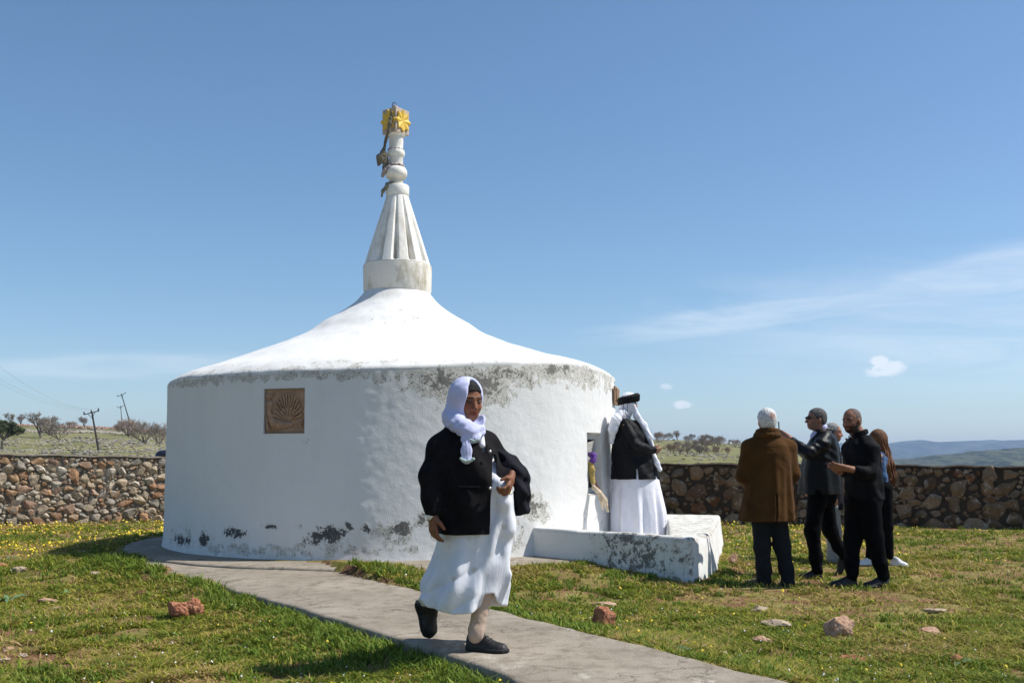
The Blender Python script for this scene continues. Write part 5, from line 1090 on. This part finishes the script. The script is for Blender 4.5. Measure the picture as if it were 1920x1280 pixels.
for s_ in (-1, 1):
    B.chain([w(1165, 774, s_*.09), w(1155, 788, s_*.15), w(1149, 806, s_*.15), w(1147, 828, s_*.10)], [.06, .055, .045, .03], .05)
    B.chain([hc+[.055, s_*.07, -.02], w(1194, 780, s_*.08), w(1208, 798, s_*.10), w(1218, 820, s_*.12), w(1223, 838, s_*.10)], [.022, .036, .036, .034, .028], .035)
    B.chain([w(1226, 852, s_*.10), w(1232, 868, s_*.12), w(1238, 880, s_*.13)], [.026, .028, .024], .03)
B.cap(w(1150, 800, -.12), w(1150, 800, .12), .045, .045, .06)
B.ell(q(0, .0, 0), (.0001,)*3, hX, 0, 's') if False else None
B.ell(hc+hX[1]*.115+hX[2]*-.015, (.065, .075, .080), hX, .006, 's')
B.post(lambda P, D: D+.0025*np.sin((P[:, 0]*1.0+P[:, 2]*.75)*80+6*fbm(P, 6, 2, 5))); B.build('headscarf', .0055, M_w2, p2)
b = MB(); p_ = hc+hX[1]*.100+hX[2]*.008; b.tube([p_-hX[0]*.06-hX[1]*.02, p_-hX[0]*.03+hX[1]*.008, p_, p_+hX[0]*.03+hX[1]*.008, p_+hX[0]*.06-hX[1]*.02], .004, 6); b.tube([p_+hX[0]*.06-hX[1]*.02, p_+hX[0]*.078-hX[1]*.1], .003, 6); b.build('glasses', M_sole, p2, True)
b = MB(); b.tube([hc+[-.08, -.100, .02], w(1168, 778, -.155), w(1184, 792, -.20), w(1197, 805, -.21), w(1206, 818, -.2)], .004, 5); b.tube([hc+[-.03, -.105, .01], w(1176, 778, -.15), w(1188, 790, -.19), w(1198, 803, -.2)], .0035, 5); b.build('cord', M_sole, p2, True)

# ---------------------------------------------------------------- men
def trouser(parent, legs, mat, h=.009, name='trousers', top=None, seed=1, foldk=1.0):
    B = Blob()
    if top is not None: B.cap(top[0], top[1], top[2], top[2], .06)
    for L_, R_ in legs: B.chain(L_, R_, .045)
    zs = min(L_[-1][2] for L_, _ in legs)
    def f(P, D): return D+.006*foldk*np.sin(P[:, 2]*42+P[:, 0]*50+14*fbm(P, 4, 2, seed))*(.18+.82*np.exp(-np.maximum(P[:, 2]-zs, 0)/.09))
    B.post(f); return B.build(name, h, mat, parent)
# man in the brown overcoat, seen from behind
Y0 = 9.85; w = lambda px, py, dy=0.: W(px, py, Y0+dy)
g0 = w(1455, 1098); g0[2] = 0.; pa = empty('person', g0, 'white-haired man in a long brown overcoat seen from behind', 'person')
B = Blob(); hd = head(B, w(1437, 789, 0), (-.12, 1, .04), (0, 0, 1), 1.0, w(1439, 818, -.01), 1.0, nr=.06)
B.loft(R2([(960, 1410, 1480, 0, .13), (880, 1408, 1480, 0, .13), (830, 1405, 1480, 0, .11), (815, 1420, 1460, 0, .07)], Y0), .03)
B.chain([w(1403, 837, 0), w(1393, 892, -.02), w(1408, 905, .25)], [.05, .042, .03], .03); hand(B, w(1411, 905, .27), (.5, .8, .1), (.3, -.2, -1), 1, .6)
B.chain([w(1480, 837, 0), w(1489, 890, 0), w(1474, 896, .26)], [.05, .042, .03], .03); hand(B, w(1472, 896, .28), (-.5, .8, .1), (-.3, -.2, -1), -1, .6)
B.chain([w(1425, 965, 0), w(1429, 1030, .01), w(1433, 1085, 0)], [.08, .055, .036], .03); B.chain([w(1458, 965, 0), w(1468, 1030, .01), w(1477, 1085, -.01)], [.08, .055, .036], .03)
B.build('body', .0055, M_skin, pa, skincol((.40, .20, .13), [hd]))
hair_cap('hair', hd, hairmat('white hair', (.42, .41, .40), (.80, .79, .78)), pa, .005, .014, .045, -.078, .005, patch=((.012, -.098, .048), .042))
M_coat = cloth('brown wool overcoat', (.072, .032, .008), .2, .95, 260, .4, .35, .05, fsc=9, spec=.1)
B = Blob(); B.loft(R2([(976, 1385, 1493, 0, .215), (950, 1391, 1491, 0, .205), (920, 1397, 1488, 0, .19), (885, 1401, 1486, 0, .175), (850, 1400, 1486, 0, .165), (835, 1403, 1482, 0, .15), (824, 1412, 1470, 0, .12), (814, 1420, 1460, 0, .085)], Y0), .02,
    lambda th, z, P: (.007*np.sin(th*9+z*2)+.005*np.sin(th*17+2))*sst(1.35, .9, z))
B.chain([w(1420, 828, 0), w(1404, 838, 0), w(1392, 892, -.02), w(1400, 903, .12), w(1407, 905, .24)], [.062, .070, .064, .056, .052], .04)
B.chain([w(1462, 828, 0), w(1480, 838, 0), w(1488, 888, 0), w(1482, 897, .12), w(1474, 898, .25)], [.062, .070, .062, .056, .052], .04)
B.post(lambda P, D: np.maximum(D, np.where((P[:, 1] < Y0) & (P[:, 2] < .92), .006-np.abs(P[:, 0]-w(1446, 0)[0]-.01*(P[:, 2]-.7)), -1)))
B.build('overcoat', .0085, M_coat, pa, disp=vdisp(.006, 8, 2))
a = np.linspace(0, 2*math.pi, 18); B = Blob(); cc = w(1439, 811, -.01)
for i in range(17): B.cap(cc+[.088*math.cos(a[i]), .085*math.sin(a[i]), .010-.010*math.sin(a[i])], cc+[.088*math.cos(a[i+1]), .085*math.sin(a[i+1]), .010-.01*math.sin(a[i+1])], .028, .028, .01); B.cap(cc+[.105*math.cos(a[i]), .095*math.sin(a[i]), -.028], cc+[.105*math.cos(a[i+1]), .095*math.sin(a[i+1]), -.028], .030, .030, .015)
B.build('collar', .006, M_coat, pa)
M_tg = cloth('dark grey trouser wool', (.015, .017, .020), .2, .85, 300, .25, .35, 0, spec=.08); M_tb = cloth('black trouser cloth', (.003, .003, .004), .3, .85, 300, .2, .4, 0, spec=.06)
trouser(pa, [([w(1426, 965, 0), w(1429, 1025, .0), w(1432, 1065, .0), w(1433, 1088, 0)], [.096, .078, .070, .070]), ([w(1458, 965, 0), w(1467, 1025, .0), w(1474, 1065, .0), w(1478, 1090, -.01)], [.096, .078, .068, .068])], M_tg)
h_ = w(1438, 1096, -.06); h_[2] = .0; shoe(h_, h_+nrm([-.5, .86, 0])*.27, (0, 0, 1), M_shoeb, pa, .007, 1.1, sole=M_sole, wd=1.1); h_ = w(1480, 1098, -.07); h_[2] = .0; shoe(h_, h_+nrm([.05, 1, 0])*.27, (0, 0, 1), M_shoeb, pa, .007, 1.1, sole=M_sole, wd=1.15)
# man in the black leather jacket holding up a phone
Y0 = 10.6; w = lambda px, py, dy=0.: W(px, py, Y0+dy)
g0 = w(1535, 1078); g0[2] = 0.; pb = empty('person', g0, 'grey-haired man in a black leather jacket raising a phone with both hands', 'person')
B = Blob(); hd = head(B, w(1530, 786, 0), (-1, -.10, .03), (0, 0, 1), 1.0, w(1545, 815, 0), 1.0, 1.05, nr=.06)
B.loft(R2([(930, 1510, 1568, 0, .13), (860, 1512, 1572, 0, .14), (825, 1518, 1568, 0, .13), (812, 1530, 1558, 0, .07)], Y0), .03)
B.chain([w(1550, 832, -.15), w(1515, 850, -.24), w(1482, 823, -.12)], [.035, .038, .03], .03); hand(B, w(1480, 821, -.11), (-.80, .15, .45), (-.3, .9, .2), 1, .55, 1.05)
B.chain([w(1548, 826, .17), w(1508, 850, .20), w(1482, 826, .06)], [.05, .042, .03], .03); hand(B, w(1480, 824, .04), (-.85, -.1, .30), (-.2, -.9, .2), -1, .55, 1.05)
B.chain([w(1533, 930, -.09), w(1522, 1000, -.10), w(1531, 1062, -.10)], [.08, .055, .036], .03); B.chain([w(1548, 930, .09), w(1556, 995, .12), w(1583, 1042, .2)], [.08, .055, .036], .03)
B.build('body', .0055, M_skin, pb, skincol((.34, .17, .11), [hd], beard=(.10, .09, .08, .35)))
M_salt = hairmat('salt and pepper hair', (.018, .017, .017), (.16, .155, .15)); hair_cap('hair', hd, M_salt, pb, .005, .008, .040, -.072, .002)
M_leather = NT('black leather'); n = M_leather; f = n.noise(9, 5, .6, dist=1.0); M_leather = n.fin((.008, .009, .010), .42, n.bump(n.noise(220, 3), .2, .002, n.bump(n.noise(16, 5, .6, dist=1.5), .5, .012)), .18)
B = Blob(); B.loft(R2([(926, 1497, 1576, 0, .20), (900, 1500, 1575, 0, .195), (860, 1507, 1574, 0, .18), (840, 1511, 1573, 0, .175), (822, 1520, 1568, 0, .15), (810, 1530, 1560, 0, .10)], Y0), .02, lambda th, z, P: .007*np.sin(th*7+z*6))
B.chain([w(1548, 820, -.13), w(1542, 832, -.20), w(1515, 849, -.25), w(1500, 840, -.20), w(1486, 827, -.13)], [.070, .075, .063, .056, .050], .04); B.chain([w(1545, 820, .13), w(1540, 832, .20), w(1510, 848, .20), w(1488, 830, .07)], [.070, .072, .060, .050], .04)
B.cap(w(1535, 806, 0), w(1556, 806, 0), .055, .050, .04, flat=((0, 0, 1), .7)); B.post(lambda P, D: D+.0035*np.sin((P[:, 0]*.5+P[:, 2])*75+9*fbm(P, 6, 2, 8))*sst(Y0-.10, Y0-.2, P[:, 1])*sst(1.1, 1.25, P[:, 2]))
B.build('leather_jacket', .0065, M_leather, pb, disp=vdisp(.007, 10, 6))
B = Blob(); B.cap(w(1527, 818, 0), w(1541, 803, 0), .045, .062, .02); B.build('shirt', .007, M_lilac, pb)
b = MB(); hc, hX, _ = hd; qq = lambda s, d, u: hc+s*hX[0]+d*hX[1]+u*hX[2]
B = Blob(); [B.ell(qq(s_*.034, .091, .012), (.026, .006, .017), hX, .003) for s_ in (-1, 1)]; B.cap(qq(-.02, .096, .018), qq(.02, .096, .018), .0035)
for s_ in (-1, 1): B.cap(qq(s_*.058, .086, .016), qq(s_*.084, -.005, .012), .0035)
B.build('sunglasses', .0035, M_sole, pb)
trouser(pb, [([w(1534, 925, -.09), w(1523, 995, -.10), w(1530, 1045, -.10), w(1532, 1068, -.10)], [.102, .078, .064, .060]), ([w(1546, 925, .09), w(1556, 993, .12), w(1572, 1025, .17), w(1584, 1042, .2)], [.102, .076, .060, .056])], M_tb, top=(w(1535, 930, 0), w(1548, 930, 0), .12))
h_ = w(1541, 1078, -.08); h_[2] = 0.; shoe(h_, h_+nrm([-1, -.15, 0])*.275, (0, 0, 1), M_shoeb, pb, .007, 1.1, sole=M_sole); h_ = w(1592, 1046, .22); t_ = w(1576, 1072, .24); t_[2] = .02; shoe(h_, h_+nrm(t_-h_)*.25, (-.8, 0, .3), M_shoeb, pb, .007, 1.05, sole=M_sole)
ph = Blob(); X_ = frame((1, .15, .1)); ph.box(w(1461, 803, -.04), (.038, .005, .075), np.array([nrm([.35, .93, .1]), nrm([.93, -.35, .05]), nrm([-.10, 0, 1])]), .004, .002); o = ph.build('phone', .0035, plain('black phone', (.02, .025, .03), .2, .05, 5, 0)); tag(o, 'dark phone held up beside the white-haired head', 'phone')
# man half hidden behind the leather jacket
Y0 = 12.2; w = lambda px, py, dy=0.: W(px, py, Y0+dy)
g0 = w(1563, 1055); g0[2] = 0.; pc = empty('person', g0, 'older grey-haired man in light grey trousers mostly hidden behind the leather jacket', 'person')
B = Blob(); hd = head(B, w(1563, 811, 0), (.90, -.35, -.06), (0, 0, 1), 1.0, w(1556, 835, 0)); B.loft(R2([(950, 1540, 1578, 0, .13), (870, 1538, 1576, 0, .13), (838, 1540, 1572, 0, .10), (830, 1548, 1566, 0, .07)], Y0), .03)
for s_ in (-1, 1): B.chain([w(1556, 842, s_*.19), w(1553, 888, s_*.22), w(1562, 925, s_*.20)], [.05, .042, .03], .03); hand(B, w(1562, 927, s_*.20), (.2, 0, -1), (.2, -s_, 0), s_, .5)
for s_ in (-1, 1): B.chain([w(1560, 945, s_*.09), w(1564, 1000, s_*.09), w(1562, 1045, s_*.09)], [.08, .055, .036], .03)
B.build('body', .0065, M_skin, pc, skincol((.40, .20, .13), [hd])); hair_cap('hair', hd, hairmat('cropped grey hair', (.18, .17, .165), (.42, .40, .39)), pc, .006, .010, .030, -.060, .004)
B = Blob(); B.loft(R2([(955, 1541, 1580, 0, .18), (900, 1539, 1579, 0, .17), (850, 1539, 1577, 0, .16), (834, 1545, 1570, 0, .11)], Y0), .02); [B.chain([w(1557, 842, s_*.16), w(1553, 888, s_*.22), w(1561, 922, s_*.20)], [.07, .06, .045], .04) for s_ in (-1, 1)]; B.build('jacket', .011, M_navy, pc, disp=vdisp(.006, 8))
M_tl = cloth('light grey trousers', (.26, .26, .25), .1, .85, 300, .25, .4, .1); trouser(pc, [([w(1558, 950, s_*.09), w(1564, 1000, s_*.09), w(1563, 1045, s_*.09)], [.105, .085, .082]) for s_ in (-1, 1)], M_tl, .011)
for s_ in (-1, 1): h_ = w(1556, 1055, s_*.09); h_[2] = 0; shoe(h_, h_+[.26, -.02, 0], (0, 0, 1), M_shoeb, pc, .01, sole=M_sole)
# bald bearded man in the black shirt
Y0 = 9.9; w = lambda px, py, dy=0.: W(px, py, Y0+dy)
g0 = w(1620, 1095); g0[2] = 0.; pd_ = empty('person', g0, 'bald bearded man in a black shirt and trousers, one forearm held forward', 'person')
B = Blob(); hd = head(B, w(1597, 789, 0), (-.80, -.62, -.16), (-.05, 0, 1), 1.03, w(1611, 818, .01), 1.02, nr=.062)
B.loft(R2([(940, 1592, 1650, 0, .12), (870, 1590, 1645, 0, .13), (835, 1592, 1640, 0, .12), (818, 1602, 1628, 0, .07)], Y0), .03)
B.chain([w(1634, 838, -.10), w(1630, 886, -.15), w(1588, 878, -.26)], [.052, .044, .031], .03); hand(B, w(1584, 877, -.27), (-.93, -.2, .12), (.1, .75, .55), 1, .45, 1.08)
B.chain([w(1594, 836, .12), w(1592, 880, .16), w(1575, 884, .0)], [.052, .044, .031], .03); hand(B, w(1572, 884, -.02), (-.6, -.7, .1), (.5, -.2, .7), -1, .5, 1.08)
B.chain([w(1630, 945, -.07), w(1640, 1012, -.06), w(1654, 1076, -.05)], [.085, .058, .038], .03); B.chain([w(1603, 945, .06), w(1598, 1015, .05), w(1597, 1074, 0)], [.085, .058, .038], .03)
B.build('body', .0055, M_skin, pd_, skincol((.27, .125, .075), [hd], beard=(.012, .010, .010, .93)))
hair_cap('hair', hd, hairmat('shaved stubble hair', (.10, .075, .065), (.16, .13, .12)), pd_, .005, .0022, .005, -.05, .001)
M_shirt = cloth('black shirt cotton', (.004, .004, .005), .3, .8, 300, .2, .45, 0, spec=.12, fsc=12)
B = Blob(); B.loft(R2([(936, 1584, 1657, 0, .165), (910, 1586, 1656, 0, .16), (880, 1585, 1652, 0, .16), (850, 1583, 1649, 0, .165), (832, 1589, 1643, 0, .15), (818, 1598, 1630, 0, .10)], Y0), .02, lambda th, z, P: .006*np.sin(th*7+z*18)+.006*np.sin(z*40+th*2)*sst(1.05, .85, z))
B.chain([w(1626, 828, -.08), w(1636, 842, -.11), w(1633, 884, -.15), w(1618, 886, -.2), w(1606, 882, -.225)], [.060, .070, .060, .053, .050], .04); B.chain([w(1600, 828, .1), w(1592, 842, .14), w(1592, 880, .17), w(1582, 885, .08)], [.06, .066, .056, .05], .04)
B.build('shirt', .0075, M_shirt, pd_, disp=vdisp(.010, 8, 7))
a = np.linspace(0, 2*math.pi, 16); B = Blob(); cc = w(1612, 812, .0)
for i in range(15): B.cap(cc+[.064*math.cos(a[i]), .064*math.sin(a[i]), .012+.018*math.cos(a[i])], cc+[.064*math.cos(a[i+1]), .064*math.sin(a[i+1]), .012+.018*math.cos(a[i+1])], .013, .013, .01); B.cap(cc+[.070*math.cos(a[i]), .070*math.sin(a[i]), -.010+.018*math.cos(a[i])], cc+[.070*math.cos(a[i+1]), .070*math.sin(a[i+1]), -.010+.018*math.cos(a[i+1])], .013, .013, .01)
B.build('collar', .006, M_shirt, pd_)
B = Blob(); [B.ell(w(1587+dx, 822+dy, -.13), (.012, .007, .012), None, .004) for dx, dy in ((0, 1), (1, 5))]; B.cap(w(1591, 819, -.12), w(1597, 812, -.1), .006); B.build('sunglasses', .004, M_sole, pd_)
trouser(pd_, [([w(1630, 940, -.07), w(1640, 1008, -.06), w(1650, 1055, -.05), w(1656, 1080, -.05)], [.108, .084, .066, .060]), ([w(1605, 940, .06), w(1599, 1010, .05), w(1597, 1055, .0), w(1598, 1078, 0)], [.108, .084, .066, .060])], M_tb, top=(w(1608, 935, 0), w(1632, 935, 0), .125), seed=5)
h_ = w(1666, 1094, -.03); h_[2] = 0; shoe(h_, h_+nrm([-1, -.25, 0])*.285, (0, 0, 1), M_shoeb, pd_, .007, 1.15, sole=M_sole); h_ = w(1606, 1090, .02); h_[2] = 0; shoe(h_, h_+nrm([-1, -.15, 0])*.285, (0, 0, 1), M_shoeb, pd_, .007, 1.15, sole=M_sole)
# young woman with long brown hair, behind the man in black
Y0 = 11.9; w = lambda px, py, dy=0.: W(px, py, Y0+dy)
g0 = w(1648, 1060); g0[2] = 0.; pe_ = empty('person', g0, 'woman with long wavy brown hair, denim shirt and white trainers behind the man in black', 'person')
B = Blob(); hd = head(B, w(1643, 823, 0), (-1, .35, -.1), (0, 0, 1), .95, w(1648, 846, 0), .92, nr=.048); B.loft(R2([(935, 1632, 1666, 0, .13), (890, 1636, 1660, 0, .11), (855, 1636, 1662, 0, .12), (846, 1642, 1656, 0, .07)], Y0), .03)
for s_ in (-1, 1): B.chain([w(1650, 856, s_*.16), w(1654, 893, s_*.19), w(1640, 905, s_*.14)], [.042, .036, .026], .03); hand(B, w(1638, 905, s_*.14), (-1, 0, .1), (0, -s_*.6, -.4), s_, .5, .9)
B.chain([w(1655, 930, -.06), w(1662, 990, -.02), w(1668, 1040, .0)], [.08, .052, .034], .03); B.chain([w(1640, 930, .08), w(1634, 990, .08), w(1632, 1042, .06)], [.08, .052, .034], .03)
B.build('body', .0065, M_skin, pe_, skincol((.40, .22, .15), [hd]))
M_denim = cloth('blue denim shirt', (.035, .085, .19), .35, .85, 300, .3, .5, .1); B = Blob(); B.loft(R2([(905, 1634, 1664, 0, .15), (880, 1634, 1662, 0, .15), (858, 1636, 1663, 0, .15), (847, 1641, 1658, 0, .10)], Y0), .02); [B.chain([w(1650, 855, s_*.14), w(1655, 893, s_*.19), w(1645, 903, s_*.16)], [.055, .048, .04], .03) for s_ in (-1, 1)]
B.build('denim_shirt', .009, M_denim, pe_, disp=vdisp(.008, 14))
trouser(pe_, [([w(1655, 915, -.06), w(1662, 985, -.02), w(1668, 1040, .0)], [.115, .072, .052]), ([w(1642, 915, .08), w(1635, 985, .08), w(1632, 1042, .06)], [.115, .072, .052])], M_tb, .01)
M_hb = NT('long brown hair'); n = M_hb; f = n.noise(30, 5, .7, sc=(3, 3, .35), dist=.5); M_hb = n.fin(n.mix(n.ramp(f, .3, .7), (.035, .014, .006), (.20, .082, .030)), .55, n.bump(f, .8, .012), .2)
hc, hX, _ = hd; B = Blob(); B.ell(hc+[.018, -.01, .022], (.100, .092, .102), None, .03); B.chain([hc+[.04, 0, -.02], w(1656, 850, .02), w(1664, 872, .0), w(1669, 895, .0), w(1672, 908, .0)], [.088, .075, .070, .062, .030], .05); B.chain([hc+[.03, -.06, -.02], w(1657, 852, -.08), w(1661, 875, -.1), w(1668, 900, -.08)], [.05, .045, .04, .018], .03); B.chain([w(1664, 860, 0), w(1675, 890, .0), (w(1679, 903, 0))], [.04, .03, .01], .03)
B.ell(hc+hX[1]*.10-hX[2]*.02, (.055, .065, .085), hX, .01, 's'); B.post(lambda P, D: D+.006*np.sin((P[:, 0]+.3*P[:, 1])*170+3*np.sin(P[:, 2]*22)+3*fbm(P, 7, 2, 2))*sst(1.55, 1.40, P[:, 2])); B.build('hair', .006, M_hb, pe_)
M_wsh = plain('white trainer', (.70, .70, .70), .6)
h_ = w(1642, 1059, .06); h_[2] = 0; shoe(h_, h_+nrm([-1, -.1, 0])*.25, (0, 0, 1), M_wsh, pe_, .008, 1.1); h_ = w(1672, 1058, .05); h_[2] = 0; shoe(h_, h_+nrm([.35, -.75, 0])*.24, (0, 0, 1), M_wsh, pe_, .008, 1.1)
# ================================================================ VOTIVE CLOTHS
def rag(name, chains, mat, label, cat='cloth', h=.006, amp=.010, f=22, flat=None, group=None):
    B = Blob()
    for pts, rad in chains: B.chain(pts, rad, .012, flat=flat)
    B.post(lambda P, D: D+amp*.6*(fbm(P, f*2, 3, 3)-.5)); return tag(B.build(name, h, mat, None, disp=vdisp(amp, f)), label, cat, group)
M_rag = cloth('bleached pinkish rag', (.42, .35, .33), .35, .95, 200, .5, .8, .1, fsc=60); M_rag2 = cloth('dirty olive rag', (.16, .14, .10), .4, .95, 200, .5, .8, .1, fsc=60); M_rag3 = cloth('grey green rag', (.22, .21, .15), .4, .95, 200, .5, .8, .1, fsc=60)
Ys = DC[1]; v = lambda px, py, dy=0.: W(px, py, Ys+dy)
def ringc(px, py, r_, n_=14, tilt=0, wob=0): c = v(px, py); a = np.linspace(0, 2*math.pi, n_); return [c+[r_*math.cos(t), r_*math.sin(t), tilt*math.cos(t)+wob*math.sin(3*t)] for t in a]
rag('cloth_strip', [(ringc(742, 349, .118, tilt=-.02, wob=.012), [.028]*14), ([v(727, 349, -.10), v(718, 358, -.10), v(716, 368, -.08)], [.03, .025, .012])], M_rag3, 'grey-green rag knotted just above the cap ring of the spire', group='votive rags tied to the spire', amp=.012)
rag('cloth_strip', [(ringc(742, 312, .108, wob=.004), [.018]*14), ([v(730, 312, -.1), v(722, 320, -.10), v(717, 330, -.10)], [.026, .034, .022])], M_rag, 'pinkish band wound above the large finial bulb', group='votive rags tied to the spire', amp=.008)
rag('cloth_strip', [(ringc(742, 282, .108), [.010]*14)], M_rag, 'thin cord round the upper finial ring', group='votive rags tied to the spire', amp=.004)
rag('cloth_strip', [([v(735, 213, -.16), v(731, 232, -.22), v(727, 250, -.19), v(722, 268, -.14), v(719, 282, -.12)], [.022, .028, .024, .022, .020]), ([v(719, 282, -.12), v(713, 296, -.12), v(710, 308, -.12)], [.03, .05, .02]), ([v(720, 285, -.12), v(721, 305, -.1), v(718, 330, -.1)], [.03, .032, .014]), ([v(724, 288, -.1), v(726, 305, -.1)], [.02, .02])], M_rag2, 'long dark olive rag hanging down the left side of the finial', group='votive rags tied to the spire', amp=.018)
rag('cloth_strip', [([v(732, 212, -.05), v(740, 206, -.06), v(750, 209, -.04), v(757, 214, 0)], [.03, .05, .045, .02])], M_rag, 'faded pinkish rag bunched on top of the golden-star block', group='votive rags tied to the spire', amp=.018)
Yn = float(ray_drum(1112)[1]); v = lambda px, py, dy=0.: W(px, py, Yn+dy)
M_pur = cloth('purple satin', (.10, .02, .24), .4, .4, 200, .2, .8, .2, fsc=50); M_och = cloth('mustard cloth', (.42, .30, .08), .35, .8, 200, .3, .7, .2, fsc=50); M_mar = cloth('maroon ribbon', (.08, .02, .02), .5, .7, 200, .3, .7, .1, fsc=50); M_crm = cloth('cream ribbon', (.60, .48, .34), .25, .8, 200, .3, .7, .1, fsc=60)
rag('cloth_strip', [([v(1106, 851, .02), v(1112, 854, -.04), v(1112, 862, -.06), v(1107, 868, -.05)], [.03, .045, .04, .03])], M_pur, 'purple satin cloth tied at the grille in the wall niche', group='votive cloths in the wall niche')
rag('cloth_strip', [([v(1107, 866, -.05), v(1109, 880, -.07), v(1110, 895, -.06), v(1113, 906, -.08)], [.03, .045, .028, .028])], M_och, 'mustard yellow cloth below the purple one in the niche', group='votive cloths in the wall niche')
rag('cloth_strip', [([v(1112, 890, -.04), v(1114, 905, -.06), v(1120, 915, -.1), v(1128, 925, -.14)], [.014, .028, .024, .014])], M_mar, 'dark maroon ribbon among the niche cloths', group='votive cloths in the wall niche')
rag('cloth_strip', [([v(1109, 900, -.06), v(1114, 914, -.10), v(1124, 924, -.16), v(1134, 938, -.2), v(1140, 958, -.2)], [.016, .026, .032, .030, .016]), ([v(1118, 918, -.1), v(1126, 938, -.15), v(1130, 955, -.15)], [.014, .016, .010])], M_crm, 'long cream and pink ribbons trailing out of the niche toward the standing woman', group='votive cloths in the wall niche')
